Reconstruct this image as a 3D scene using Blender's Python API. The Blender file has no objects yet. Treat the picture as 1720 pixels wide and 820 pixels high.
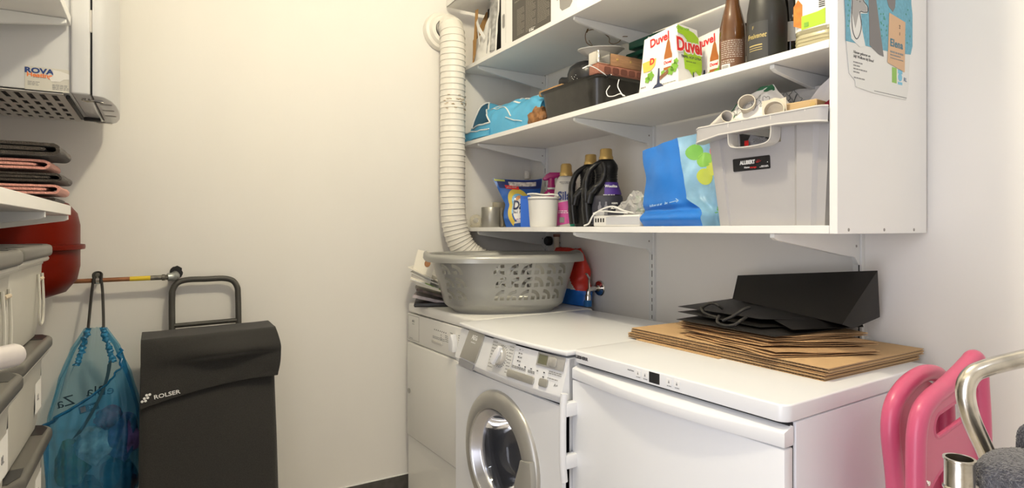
import bpy, bmesh, math, random
from mathutils import Vector, Matrix, noise
random.seed(11)
SC = bpy.context.scene
COL = SC.collection
R = math.radians
# ---------------------------------------------------------------- camera, light, exposure
cam_d = bpy.data.cameras.new('camera'); cam = bpy.data.objects.new('camera', cam_d); COL.objects.link(cam)
cam.location = (0, 0, 1.168); cam.rotation_euler = (R(90), 0, R(-31.06))
cam_d.sensor_width = 36; cam_d.lens = 988 / 1720 * 36; cam_d.shift_y = -25 / 1720; cam_d.clip_start = .02
SC.camera = cam
SC.view_settings.view_transform = 'Standard'; SC.view_settings.look = 'None'
SC.view_settings.exposure = 0.0; SC.view_settings.gamma = 1.0; SC.view_settings.use_curve_mapping = False
w = bpy.data.worlds.new('world'); SC.world = w; w.use_nodes = True
w.node_tree.nodes['Background'].inputs[0].default_value = (.9, .92, 1, 1); w.node_tree.nodes['Background'].inputs[1].default_value = .2
def lamp(name, loc, power, col, size):
    d = bpy.data.lights.new(name, 'POINT'); d.energy = power; d.color = col; d.shadow_soft_size = size
    o = bpy.data.objects.new(name, d); COL.objects.link(o); o.location = loc; return o
lamp('ceiling_lamp_warm', (.55, 1.0, 2.54), 50, (1, .885, .635), .06)
lamp('ceiling_lamp_cool', (.45, -.75, 2.40), 6, (.85, .90, 1), .09)
dl = bpy.data.lights.new('added_fill_light', 'AREA'); dl.shape = 'RECTANGLE'; dl.size = 1.9; dl.size_y = .85; dl.energy = 19; dl.color = (.89, .90, 1)
do = bpy.data.objects.new('added_fill_light', dl); COL.objects.link(do); do.location = (-.612, .0, 1.02); do.rotation_euler = (0, R(-90), 0)   # cool fill added to lift the room, at an invented left-wall opening

# ---------------------------------------------------------------- materials
MATS = {}
def mat(key, col=(.8, .8, .8), rough=.5, metal=0, bump=0, bs=60, var=0, vs=8, alpha=1, trans=0, stretch=None, spec=.5, ior=1.45, coat=0, transl=0, sheen=0, bdist=.002):
    if key in MATS: return MATS[key]
    m = bpy.data.materials.new(key); m.use_nodes = True; nt = m.node_tree; b = nt.nodes['Principled BSDF']
    b.inputs['Base Color'].default_value = (*col, 1); b.inputs['Roughness'].default_value = rough; b.inputs['Metallic'].default_value = metal
    b.inputs['Specular IOR Level'].default_value = spec; b.inputs['IOR'].default_value = ior; b.inputs['Transmission Weight'].default_value = trans
    b.inputs['Coat Weight'].default_value = coat; b.inputs['Alpha'].default_value = alpha; b.inputs['Sheen Weight'].default_value = sheen
    tc = nt.nodes.new('ShaderNodeTexCoord'); mp = nt.nodes.new('ShaderNodeMapping'); nt.links.new(tc.outputs['Object'], mp.inputs['Vector'])
    if stretch: mp.inputs['Scale'].default_value = stretch
    if var:
        n = nt.nodes.new('ShaderNodeTexNoise'); n.inputs['Scale'].default_value = vs; n.inputs['Detail'].default_value = 4
        nt.links.new(mp.outputs[0], n.inputs['Vector'])
        cr = nt.nodes.new('ShaderNodeValToRGB'); nt.links.new(n.outputs['Fac'], cr.inputs['Fac'])
        cr.color_ramp.elements[0].position = .3; cr.color_ramp.elements[1].position = .7
        cr.color_ramp.elements[0].color = (*[max(0, c * (1 - var)) for c in col], 1); cr.color_ramp.elements[1].color = (*[min(1, c * (1 + var)) for c in col], 1)
        nt.links.new(cr.outputs[0], b.inputs['Base Color'])
    if bump:
        n2 = nt.nodes.new('ShaderNodeTexNoise'); n2.inputs['Scale'].default_value = bs; n2.inputs['Detail'].default_value = 5
        nt.links.new(mp.outputs[0], n2.inputs['Vector'])
        bp = nt.nodes.new('ShaderNodeBump'); bp.inputs['Strength'].default_value = bump; bp.inputs['Distance'].default_value = bdist
        nt.links.new(n2.outputs['Fac'], bp.inputs['Height']); nt.links.new(bp.outputs[0], b.inputs['Normal'])
    if transl:
        out = nt.nodes['Material Output']; t = nt.nodes.new('ShaderNodeBsdfTranslucent'); t.inputs[0].default_value = (*col, 1)
        mx = nt.nodes.new('ShaderNodeMixShader'); mx.inputs[0].default_value = transl
        nt.links.new(b.outputs[0], mx.inputs[1]); nt.links.new(t.outputs[0], mx.inputs[2]); nt.links.new(mx.outputs[0], out.inputs[0])
    MATS[key] = m; return m
def film(key, col, opacity, rough=.2, tint=None):
    """thin plastic film: gloss and body colour over a tinted see-through layer"""
    if key in MATS: return MATS[key]
    m = mat(key, col, rough, coat=.6, bump=.5, bs=30, bdist=.004, stretch=(1, 1, .3)); nt = m.node_tree; out = nt.nodes['Material Output']; b = nt.nodes['Principled BSDF']
    t = nt.nodes.new('ShaderNodeBsdfTransparent'); t.inputs[0].default_value = (*(tint or col), 1)
    mx = nt.nodes.new('ShaderNodeMixShader'); mx.inputs[0].default_value = opacity
    nt.links.new(t.outputs[0], mx.inputs[1]); nt.links.new(b.outputs[0], mx.inputs[2]); nt.links.new(mx.outputs[0], out.inputs[0])
    return m
M_WALL = mat('wall_plaster', (.84, .82, .785), .75, bump=.10, bs=90, var=.015, vs=3, stretch=(1, 1, .35), spec=.25)
M_CEIL = mat('ceiling_paint', (.88, .87, .85), .8)
M_FLOOR = mat('floor_tile', (.60, .55, .48), .45, var=.15, vs=6)
M_SKIRT = mat('skirting_tile', (.075, .07, .066), .5, var=.2, vs=40)
M_SHELF = mat('shelf_melamine', (.86, .85, .83), .38, var=.01, bump=.02, bs=120)
M_STEELW = mat('bracket_enamel', (.80, .81, .80), .35)
M_DARK = mat('dark_gap', (.015, .015, .016), .6)
M_WHITE = mat('appliance_enamel', (.86, .87, .89), .28, coat=.2)
M_WHITE2 = mat('appliance_plastic', (.84, .85, .87), .35)
M_IVORY = mat('dryer_enamel', (.83, .82, .78), .32)
M_SILVER = mat('silver_plastic', (.43, .42, .385), .34, metal=.35)
M_TEXT = mat('print_dark', (.05, .05, .055), .6)
M_TEXTG = mat('print_grey', (.28, .28, .28), .6)
M_CHROME = mat('chrome', (.82, .80, .76), .12, metal=1, bump=.05, bs=30)
M_BLACK = mat('black_plastic', (.018, .018, .02), .35)
M_PAPER = mat('white_paper', (.84, .83, .80), .7, bump=.1, bs=30)
M_RED = mat('print_red', (.72, .03, .03), .5)
M_WPRINT = mat('print_white', (.87, .87, .86), .5)
M_GOLD = mat('gold_plastic', (.55, .38, .14), .35, metal=.6)

# ---------------------------------------------------------------- mesh helpers
def new(): return bmesh.new()
def merge(bm, b2, mtx=None):
    me = bpy.data.meshes.new('tmp'); b2.to_mesh(me); b2.free()
    if mtx: me.transform(mtx)
    bm.from_mesh(me); bpy.data.meshes.remove(me); return bm
def box(x0, x1, y0, y1, z0, z1, bev=0, seg=2, bm=None, mtx=None):
    b = bmesh.new(); bmesh.ops.create_cube(b, size=1)
    for v in b.verts: v.co = Vector((x0 + (v.co.x + .5) * (x1 - x0), y0 + (v.co.y + .5) * (y1 - y0), z0 + (v.co.z + .5) * (z1 - z0)))
    if bev: bmesh.ops.bevel(b, geom=b.edges[:], offset=bev, segments=seg, affect='EDGES', profile=.5)
    return merge(bm if bm else bmesh.new(), b, mtx)
def frames(pts, closed=False):
    P = [Vector(p) for p in pts]; n = len(P); T = []
    for i in range(n):
        a = P[(i - 1) % n] if (closed or i > 0) else P[i]; c = P[(i + 1) % n] if (closed or i < n - 1) else P[i]
        T.append((c - a).normalized())
    up = Vector((0, 0, 1)) if abs(T[0].z) < .9 else Vector((1, 0, 0))
    N = [(up - T[0] * up.dot(T[0])).normalized()]
    for i in range(1, n):
        v = N[-1] - T[i] * N[-1].dot(T[i]); N.append(v.normalized() if v.length > 1e-6 else N[-1])
    return P, T, N
def tube(pts, r, seg=10, closed=False, caps=True, bm=None, flat=1.0, mtx=None):
    out = bm; bm = bmesh.new(); P, T, N = frames(pts, closed); n = len(P); rr = r if isinstance(r, (list, tuple)) else [r] * n; rings = []
    for i in range(n):
        B = T[i].cross(N[i])
        rings.append([bm.verts.new(P[i] + (N[i] * math.cos(2 * math.pi * k / seg) * flat + B * math.sin(2 * math.pi * k / seg)) * rr[i]) for k in range(seg)])
    for i in range(n if closed else n - 1):
        a, c = rings[i], rings[(i + 1) % n]
        for k in range(seg): bm.faces.new((a[k], a[(k + 1) % seg], c[(k + 1) % seg], c[k]))
    if caps and not closed: bm.faces.new(rings[0][::-1]); bm.faces.new(rings[-1])
    return merge(out, bm, mtx) if out else (merge(bmesh.new(), bm, mtx) if mtx else bm)
def smooth(pts, n=8, closed=False):
    P = [Vector(p) for p in pts]; out = []; m = len(P)
    for i in range(m if closed else m - 1):
        p0 = P[(i - 1) % m] if (closed or i) else P[0]; p1 = P[i]; p2 = P[(i + 1) % m]; p3 = P[(i + 2) % m] if (closed or i + 2 < m) else P[-1]
        d1 = max(1e-6, (p1 - p0).length ** .5); d2 = max(1e-6, (p2 - p1).length ** .5); d3 = max(1e-6, (p3 - p2).length ** .5)
        m1 = (p2 - p1) if (p1 - p0).length < 1e-9 else (p2 - p1) - (p2 - p0) * (d2 / (d1 + d2)) + (p1 - p0) * (d2 / d1)
        m2 = (p2 - p1) if (p3 - p2).length < 1e-9 else (p2 - p1) - (p3 - p1) * (d2 / (d2 + d3)) + (p3 - p2) * (d2 / d3)
        for k in range(n):      # centripetal, so uneven spacing never overshoots
            t = k / n; out.append(p1 * (2 * t ** 3 - 3 * t * t + 1) + m1 * (t ** 3 - 2 * t * t + t) + p2 * (3 * t * t - 2 * t ** 3) + m2 * (t ** 3 - t * t))
    if not closed: out.append(P[-1])
    return out
def lathe(prof, seg=32, bm=None, mtx=None, sx=1, sy=1):
    b = bmesh.new(); rings = []
    for r, z in prof:
        if r < 1e-6: rings.append([b.verts.new((0, 0, z))])
        else: rings.append([b.verts.new((r * sx * math.cos(2 * math.pi * k / seg), r * sy * math.sin(2 * math.pi * k / seg), z)) for k in range(seg)])
    for a, c in zip(rings, rings[1:]):
        for k in range(seg):
            k2 = (k + 1) % seg
            if len(a) == 1 and len(c) == 1: continue
            if len(a) == 1: b.faces.new((a[0], c[k2], c[k]))
            elif len(c) == 1: b.faces.new((a[k], a[k2], c[0]))
            else: b.faces.new((a[k], a[k2], c[k2], c[k]))
    return merge(bm if bm else bmesh.new(), b, mtx)
def prism(poly, z0, z1, bm=None, mtx=None, bev=0, seg=2):
    b = bmesh.new(); lo = [b.verts.new((p[0], p[1], z0)) for p in poly]; hi = [b.verts.new((p[0], p[1], z1)) for p in poly]; n = len(poly)
    b.faces.new(lo[::-1]); b.faces.new(hi)
    for i in range(n): b.faces.new((lo[i], lo[(i + 1) % n], hi[(i + 1) % n], hi[i]))
    bmesh.ops.recalc_face_normals(b, faces=b.faces[:])
    if bev: bmesh.ops.bevel(b, geom=[e for e in b.edges if abs(e.verts[0].co.z - e.verts[1].co.z) < 1e-7], offset=bev, segments=seg, affect='EDGES', profile=.5)
    return merge(bm if bm else bmesh.new(), b, mtx)
def solid(b, th):
    """give an open surface a thickness (plain offset along the averaged normals)"""
    b.normal_update(); b.verts.index_update(); fs = b.faces[:]; be = [e for e in b.edges if len(e.link_faces) == 1]
    nv = {v: b.verts.new(v.co - v.normal * th) for v in b.verts[:]}
    for e in be:
        l = e.link_faces[0].loops; lp = [q for q in l if q.edge is e][0]; a, c = lp.vert, lp.link_loop_next.vert
        try: b.faces.new((c, a, nv[a], nv[c]))
        except ValueError: pass
    for f in fs:
        g = b.faces.new([nv[v] for v in f.verts][::-1]); g.material_index = f.material_index
    return b
def sheet(fn, nu, nv, thick=0, bm=None, keep=None):
    b = bmesh.new(); V = [[b.verts.new(fn(i / nu, j / nv)) for j in range(nv + 1)] for i in range(nu + 1)]
    for i in range(nu):
        for j in range(nv):
            if keep is None or keep((i + .5) / nu, (j + .5) / nv): b.faces.new((V[i][j], V[i + 1][j], V[i + 1][j + 1], V[i][j + 1]))
    bmesh.ops.delete(b, geom=[v for v in b.verts if not v.link_faces], context='VERTS')
    if thick: solid(b, thick)
    return merge(bm if bm else bmesh.new(), b)
def rrect(w, h, r, n=5, cx=0, cy=0):
    out = []
    for sx, sy, a0 in ((1, 1, 0), (-1, 1, 90), (-1, -1, 180), (1, -1, 270)):
        for k in range(n + 1):
            a = R(a0 + 90 * k / n); out.append((cx + sx * (w / 2 - r) + r * math.cos(a), cy + sy * (h / 2 - r) + r * math.sin(a)))
    return out
def circ(r, n=20, cx=0, cy=0, sx=1, sy=1): return [(cx + r * sx * math.cos(2 * math.pi * k / n), cy + r * sy * math.sin(2 * math.pi * k / n)) for k in range(n)]
def jitter(bm, amp, freq, seed=0):
    bm.normal_update()
    for v in bm.verts: v.co += v.normal * amp * noise.noise(Vector((v.co.x * freq + seed, v.co.y * freq - seed, v.co.z * freq + 2 * seed)))
    return bm
def nz(x, y=0, z=0): return noise.noise(Vector((x, y, z)))
FRONT = Matrix(((1, 0, 0, 0), (0, 0, -1, 0), (0, 1, 0, 0), (0, 0, 0, 1)))   # drawing plane -> face looking along local -Y
SIDE = Matrix(((0, 0, 1, 0), (1, 0, 0, 0), (0, 1, 0, 0), (0, 0, 0, 1)))     # drawing plane -> face looking along local +X
def at(x, y, z): return Matrix.Translation((x, y, z))
def rx(a): return Matrix.Rotation(R(a), 4, 'X')
def ry(a): return Matrix.Rotation(R(a), 4, 'Y')
def rz(a): return Matrix.Rotation(R(a), 4, 'Z')
# ---------------------------------------------------------------- object helpers
def obj(name, bm, m, parent=None, loc=None, sharp=38, label=None, mtx=None, kind=None):
    bmesh.ops.recalc_face_normals(bm, faces=bm.faces[:])
    me = bpy.data.meshes.new(name); bm.to_mesh(me); bm.free()
    if mtx: me.transform(mtx)
    me.polygons.foreach_set('use_smooth', [True] * len(me.polygons)); me.set_sharp_from_angle(angle=R(sharp))
    o = bpy.data.objects.new(name, me); COL.objects.link(o)
    for mm in (m if isinstance(m, (list, tuple)) else [m]): me.materials.append(mm)
    if parent: o.parent = parent
    if loc: o.location = loc
    if label: o['label'] = label
    if kind: o['kind'] = kind
    return o
def thing(name, label, cat, loc=(0, 0, 0), rotz=0, group=None, rot=None):
    o = bpy.data.objects.new(name, None); COL.objects.link(o); o.empty_display_size = .05
    o.location = loc; o.rotation_euler = rot if rot else (0, 0, R(rotz)); o['label'] = label; o['category'] = cat
    if group: o['group'] = group
    return o
def tag(o, label, cat, group=None):
    o['label'] = label; o['category'] = cat
    if group: o['group'] = group
    return o
def struct(name, bm, m, parent=None):
    o = obj(name, bm, m, parent)
    if not parent: o['kind'] = 'structure'
    return o
def copy_tree(o, loc=None, rotz=None, label=None, group=None):
    c = o.copy(); COL.objects.link(c)
    if loc is not None: c.location = loc
    if rotz is not None: c.rotation_euler = (0, 0, R(rotz))
    if label: c['label'] = label
    if group: c['group'] = group
    def kids(src, dst):
        for ch in list(src.children):
            d = ch.copy(); COL.objects.link(d); d.parent = dst; kids(ch, d)
    kids(o, c); return c
def txt_bm(s, size, extr=.0003, bold=0, shear=0, sp=1.0, align='CENTER', sx=1, line=1):
    cu = bpy.data.curves.new('txt', 'FONT'); cu.body = s; cu.size = size; cu.extrude = extr; cu.offset = bold; cu.shear = shear; cu.space_character = sp
    cu.align_x = align; cu.align_y = 'CENTER'; cu.resolution_u = 3; cu.space_line = line
    ob = bpy.data.objects.new('txt', cu); me = bpy.data.meshes.new_from_object(ob); b = bmesh.new(); b.from_mesh(me)
    bpy.data.objects.remove(ob); bpy.data.curves.remove(cu); bpy.data.meshes.remove(me)
    bmesh.ops.remove_doubles(b, verts=b.verts[:], dist=1e-6)
    if sx != 1:
        for v in b.verts: v.co.x *= sx
    return b
def bendcyl(b, rad, a0=0):
    """flat drawing -> wrapped on a vertical cylinder, looking along local -Y (turned by a0)"""
    for v in b.verts:
        a = v.co.x / rad + R(a0); rr = rad + v.co.z; z = v.co.y
        v.co = Vector((rr * math.sin(a), -rr * math.cos(a), z))
    return b
def lettering(s, size, m, parent, mtx, name='lettering', bend=None, a0=0, **k):
    b = txt_bm(s, size, **k)
    if bend: b = bendcyl(b, bend, a0)
    return obj(name, b, m, parent, mtx=mtx)
def print_(poly, m, parent, mtx, name='print', t=.0004, bend=None, a0=0, nsub=12):
    if bend:   # axis-aligned rectangle wrapped on a cylinder: poly = (x0, x1, y0, y1)
        x0, x1, y0, y1 = poly; b = bmesh.new()
        for k in range(nsub):
            a, c = x0 + (x1 - x0) * k / nsub, x0 + (x1 - x0) * (k + 1) / nsub
            b.faces.new([b.verts.new(p) for p in ((a, y0, t), (c, y0, t), (c, y1, t), (a, y1, t))])
        bmesh.ops.remove_doubles(b, verts=b.verts[:], dist=1e-6); b = bendcyl(b, bend, a0)
        return obj(name, b, m, parent, mtx=mtx)
    return obj(name, prism(poly, 0, t), m, parent, mtx=mtx)
def rect(x0, x1, y0, y1): return [(x0, y0), (x1, y0), (x1, y1), (x0, y1)]
def lines(rows, m, parent, mtx, name='small_print', t=.0003):
    """rows of tiny print: (x0, x1, y, height) broken into word-like dashes"""
    b = bmesh.new(); rnd = random.Random(len(rows) * 7 + 1)
    for x0, x1, y, h in rows:
        x = x0
        while x < x1 - h:
            wd = min(x1 - x, h * rnd.uniform(1.5, 5)); prism(rect(x, x + wd, y - h / 2, y + h / 2), 0, t, bm=b); x += wd + h * .7
    return obj(name, b, m, parent, mtx=mtx, kind='stuff')
# ================================================================ the room
XB, YA, XC, YF, ZC = 1.61, 2.49, -.62, -1.9, 2.62
struct('wall_back', box(XC - .1, XB + .1, YA, YA + .1, 0, ZC), M_WALL)
struct('wall_right', box(XB, XB + .1, YF, YA, 0, ZC), M_WALL)
wl0 = box(XC - .1, XC, .45, YA, 0, ZC); box(XC - .1, XC, YF, -.45, 0, ZC, bm=wl0); box(XC - .1, XC, -.45, .45, 2.0, ZC, bm=wl0); struct('wall_left', wl0, M_WALL)  # gap in the unseen left wall, cut for the added fill light
df = struct('added_door_1', box(XC - .1, XC + .012, .45, .50, 0, 2.05), M_SHELF); box_ = box(XC - .1, XC + .012, -.50, -.45, 0, 2.05); obj('added_door_jamb', box_, M_SHELF, df); obj('added_door_lintel', box(XC - .1, XC + .012, -.45, .45, 2.0, 2.05), M_SHELF, df); obj('added_door_leaf', box(XC - .86, XC - .10, -.50, -.46, 0.01, 2.0), M_SHELF, df)  # unseen doorway, made up to frame the added fill light
struct('wall_front', box(XC - .1, XB + .1, YF - .1, YF, 0, ZC), M_WALL)
struct('floor', box(XC - .1, XB + .1, YF - .1, YA + .1, -.1, 0), M_FLOOR)
struct('ceiling', box(XC - .1, XB + .1, YF - .1, YA + .1, ZC, ZC + .1), M_CEIL)
bb = struct('baseboard_back', box(XC, XB, YA - .009, YA, 0, .078, .001, 1), M_SKIRT)
obj('sealant', box(XC, XB, YA - .0085, YA, .0785, .0815), M_CEIL, bb)

# ================================================================ wall shelving over the machines
XS = 1.221
SH = thing('wall_shelving', 'white three-tier wall shelving with end panel above the white machines', 'shelving', (1.6, 1.6, 1.158))
SHL = at(-1.6, -1.6, -1.158)
for z in (1.158, 1.554, 1.903): obj('shelf_board', box(XS, 1.588, .7225, 2.486, z, z + .018, .0008, 1), M_SHELF, SH, mtx=SHL)
ep = obj('end_panel', box(XS, 1.599, .704, .722, 1.158, 2.45, .0008, 1), M_SHELF, SH, mtx=SHL)
M_SCREW = mat('screw_steel', (.35, .33, .31), .35, metal=1)
for x in (1.262, 1.405, 1.538): obj('screw', lathe([(0, .0006), (.0035, .0006), (.004, -.0005)], 12, mtx=SHL @ at(x, .704, 1.1665) @ rx(90)), M_SCREW, ep)
for k, y in enumerate((2.345, 1.632, .868)):
    rail = obj('wall_rail', box(1.596, 1.6095, y - .0125, y + .0125, .50, 2.45, .001, 1), M_STEELW, SH, mtx=SHL)
    sl = new(); z = .54
    while z < 2.4:
        box(1.5955, 1.5965, y - .0065, y - .0035, z, z + .024, bm=sl); box(1.5955, 1.5965, y - .0065, y - .0035, z + .034, z + .048, bm=sl); z += .064
    obj('slots', sl, M_DARK, rail, mtx=SHL, kind='stuff')
    for zs in (1.158, 1.554, 1.903):
        pr = [(1.232, zs - .001), (1.232, zs - .010), (1.245, zs - .016), (1.53, zs - .060), (1.572, zs - .064), (1.590, zs - .085), (1.5955, zs - .085), (1.5955, zs - .001)]
        br = obj('bracket', prism([(p[0], p[1]) for p in pr], -(y + .004), -(y - .008), mtx=SHL @ rx(90), bev=.001, seg=1), M_STEELW, SH)
        obj('bracket_screw', lathe([(0, .001), (.003, .001), (.0035, 0)], 10, mtx=SHL @ at(1.578, y - .008, zs - .035) @ rx(90)), M_SCREW, br)

# flyer taped to the end panel (drawing plane: x to the right = world +X, y up = world Z)
FL = thing('flyer', 'torn blue and white paper flyer with Elena tag on shelf end panel', 'flyer', (1.385, .704, 1.472))
FM = at(-1.385, 0, -1.472) @ FRONT
M_FLB = mat('flyer_blue', (.16, .42, .55), .55, var=.12, vs=120); M_FLG = mat('flyer_green', (.08, .33, .26), .5)
M_TAN = mat('flyer_tan', (.68, .45, .28), .6); M_GREY = mat('flyer_grey', (.22, .21, .21), .6); M_FLW = mat('flyer_white', (.80, .80, .77), .6)
lower = [(1.251, 1.567), (1.262, 1.50), (1.284, 1.488), (1.287, 1.475), (1.352, 1.470), (1.43, 1.4695), (1.500, 1.4705), (1.508, 1.492), (1.517, 1.585), (1.40, 1.572)]
obj('lower_sheet', prism(lower, .0008, .0016), M_FLW, FL, mtx=FM)
upper = [(1.249, 1.567), (1.2485, 1.61), (1.244, 1.66), (1.245, 1.84), (1.522, 1.84), (1.521, 1.70), (1.5265, 1.675), (1.5265, 1.60), (1.518, 1.579), (1.42, 1.571)]
obj('upper_sheet', prism(upper, .0012, .0022), M_FLB, FL, mtx=FM)
def P_(pts, m, nm='print', z=.0022, t=.0004): return print_(pts, m, FL, FM @ at(0, 0, z), name=nm, t=t)
P_([(1.330, 1.84), (1.352, 1.84), (1.366, 1.68), (1.386, 1.60), (1.398, 1.556), (1.378, 1.558), (1.340, 1.572), (1.337, 1.64)], M_GREY, 'tree_trunk')
P_([(1.392, 1.72), (1.42, 1.672), (1.438, 1.664), (1.447, 1.676), (1.452, 1.73), (1.44, 1.74)], M_GREY, 'leaf_shape')
P_([(1.262, 1.60), (1.268, 1.575), (1.30, 1.562), (1.323, 1.566), (1.31, 1.60), (1.304, 1.635), (1.330, 1.640), (1.331, 1.655), (1.31, 1.672), (1.303, 1.694), (1.296, 1.675), (1.285, 1.675), (1.274, 1.696), (1.27, 1.67), (1.266, 1.63)], M_FLW, 'animal_drawing', .0023)
P_([(1.266, 1.64), (1.283, 1.60), (1.292, 1.625), (1.300, 1.641), (1.327, 1.643), (1.329, 1.652), (1.306, 1.668), (1.276, 1.665)], mat('flyer_midgrey', (.42, .41, .40), .6), 'animal_face', .0026)
ol = [(1.262, 1.695), (1.270, 1.662), (1.268, 1.62), (1.274, 1.588), (1.287, 1.577), (1.30, 1.59), (1.306, 1.612), (1.300, 1.638), (1.316, 1.640), (1.331, 1.644), (1.331, 1.654), (1.31, 1.668), (1.303, 1.695), (1.296, 1.674), (1.285, 1.672), (1.275, 1.696)]
obj('outline', tube(smooth([(a, b, .0028) for a, b in ol], 4), .0010, 5), M_TEXT, FL, mtx=FM)
P_(circ(.0016, 8, 1.288, 1.661), M_TEXT, 'eye', .003); P_(circ(.0016, 8, 1.300, 1.660), M_TEXT, 'eye', .003)
dots = new(); rd_ = random.Random(4)
for k in range(46):
    x, y = rd_.uniform(1.405, 1.515), rd_.uniform(1.59, 1.75)
    if k % 2: x = rd_.uniform(1.376, 1.42); y = rd_.uniform(1.60, 1.75)
    if 1.414 < x < 1.49 and y < 1.668: continue
    if 1.38 < x < 1.455 and y > 1.66: continue
    prism(circ(.0024, 6, x, y), 0, .0003, bm=dots)
for k in range(16): prism(circ(.0024, 6, 1.256 + .004 * (k % 2), 1.60 + k * .011), 0, .0003, bm=dots)
obj('leaf_pattern', dots, M_FLG, FL, mtx=FM @ at(0, 0, .0022), kind='stuff')
tagp = [(1.414, 1.545), (1.421, 1.659), (1.492, 1.650), (1.489, 1.533)]
P_(tagp, M_TAN, 'name_tag', .0026)
for s, sz, x, y in (('2', .012, 1.466, 1.634), ('1', .010, 1.466, 1.618)): lettering(s, sz, M_TEXT, FL, FM @ at(x, y, .0032))
lettering('Elena', .024, mat('flyer_ink', (.08, .22, .30), .6), FL, FM @ at(1.452, 1.592, .0032), sp=1.1, bold=.0006)
lines([(1.425, 1.482, 1.572, .004), (1.425, 1.470, 1.565, .003), (1.425, 1.482, 1.558, .002)], M_TEXTG, FL, FM @ at(0, 0, .0031) )
lettering('Nieuw geboren en\nblij! Welkom bij Elena!', .0088, M_TEXT, FL, FM @ at(1.277, 1.544, .0017), align='LEFT', shear=.15)
lines([(1.277, 1.312, 1.527, .0028), (1.277, 1.305, 1.520, .0028), (1.277, 1.330, 1.513, .0028), (1.277, 1.304, 1.506, .0028), (1.279, 1.325, 1.494, .0026), (1.36, 1.5, 1.4745, .0014)], M_TEXTG, FL, FM @ at(0, 0, .0017))
P_(rect(1.435, 1.455, 1.503, 1.538), mat('flyer_lime', (.30, .55, .12), .5), 'green_logo', .0017)
P_(rect(1.461, 1.480, 1.527, 1.536), mat('flyer_sky', (.22, .55, .75), .5), 'blue_logo', .0017); P_(circ(.009, 12, 1.4705, 1.519), MATS['flyer_sky'], 'blue_logo', .0017)
P_(rect(1.461, 1.480, 1.502, 1.508), MATS['flyer_sky'], 'blue_logo', .0017)
lettering('RL', .013, mat('flyer_navy', (.03, .10, .22), .5), FL, FM @ at(1.494, 1.516, .0017))

# ================================================================ ribbed exhaust hose
HS = thing('exhaust_hose', 'white ribbed exhaust hose from wall collar down behind the laundry basket', 'hose', (1.14, 2.41, .86))
HL = at(-1.14, -2.41, -.86)
M_HOSE = mat('hose_plastic', (.82, .79, .72), .4, bump=.04, bs=60); M_HOSED = mat('hose_glue', (.40, .27, .12), .6)
path = smooth([(1.14, 2.478, 2.088), (1.14, 2.452, 2.090), (1.14, 2.427, 2.072), (1.14, 2.415, 2.03), (1.14, 2.412, 1.93), (1.14, 2.412, 1.75), (1.14, 2.412, 1.55), (1.139, 2.412, 1.38), (1.141, 2.411, 1.27), (1.149, 2.41, 1.19), (1.168, 2.405, 1.12), (1.205, 2.395, 1.062), (1.262, 2.375, 1.025), (1.325, 2.35, .998), (1.385, 2.31, .96), (1.415, 2.28, .90), (1.418, 2.275, .862)], 40)
d = [0]
for a, b in zip(path, path[1:]): d.append(d[-1] + (b - a).length)
pts, rad = [], []
s, i = 0.0, 0
def at_s(s):
    global i
    while i < len(d) - 2 and d[i + 1] < s: i += 1
    t = (s - d[i]) / max(1e-9, d[i + 1] - d[i]); return path[i].lerp(path[i + 1], t)
while s < d[-1] - .03:
    p = .0265 if s < .92 else .019; lo = .0535 if s < .92 else .0480
    for f_, r_ in ((0, .0555), (.5, .0562), (.86, .0572), (.93, .0592), (.995, .0585), (.999, lo if s > .92 else .0552)):
        pts.append(at_s(s + f_ * p)); rad.append(r_)
    s += p
obj('hose_body', tube(pts, rad, 28), M_HOSE, HS, mtx=HL, sharp=30)
obj('wall_collar', lathe([(.045, .052), (.062, .052), (.066, .046), (.070, .034), (.082, .030), (.086, .018), (.086, .002), (.045, .002)], 40, mtx=HL @ at(1.115, 2.49, 2.072) @ rx(90)), M_HOSE, HS)
rr = random.Random(5); gl = new()
for k in range(26):
    a = rr.uniform(-2.9, -.4); z = 1.735 + rr.choice((0, .012, -.012, .03, -.03)) + rr.uniform(-.004, .004)
    c = Vector((1.14 + .0595 * math.cos(a), 2.412 + .0595 * math.sin(a), z)); tube([c, c + Vector((.012 * -math.sin(a), .012 * math.cos(a), rr.uniform(-.004, .004)))], .0012, 5, bm=gl)
obj('glue_residue', gl, M_HOSED, HS, mtx=HL, kind='stuff')

# ================================================================ machines (their frame: x to the right along the fronts, y into the wall)
AR = -90 + 2.44
def AP(v, u, z=0):
    a = R(2.44); return (v * math.cos(a) - u * math.sin(a), v * math.sin(a) + u * math.cos(a), z)
TOP = .846
# ---- dryer
DR = thing('tumble_dryer', 'cream white tumble dryer in the corner under the laundry basket', 'dryer', AP(1.045, 2.108), AR)
DW = .297
obj('body', box(-DW, DW, .006, .548, .012, .80, .004), M_IVORY, DR)
obj('top', box(-DW, DW, .0, .55, .804, TOP, .010, 3), M_IVORY, DR)
cp = obj('control_panel', box(-DW, DW, -.003, .01, .682, .802, .003), M_IVORY, DR)
obj('door', box(-DW + .014, DW - .002, -.012, .005, .276, .677, .006, 2), M_IVORY, DR)
obj('lower_panel', box(-DW, DW, .0, .006, .012, .268, .002, 1), M_IVORY, DR)
DF = at(0, -.0031, 0) @ FRONT
td = new(); 
for x0, x1, z0, z1 in ((-.288, -.286, .690, .796), (-.178, -.176, .690, .796), (-.288, -.176, .794, .796), (-.288, -.176, .690, .692)): prism(rect(x0, x1, z0, z1), 0, .0004, bm=td)
obj('tank_drawer_seam', td, mat('seam_grey', (.45, .44, .41), .5), cp, mtx=DF)
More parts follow.
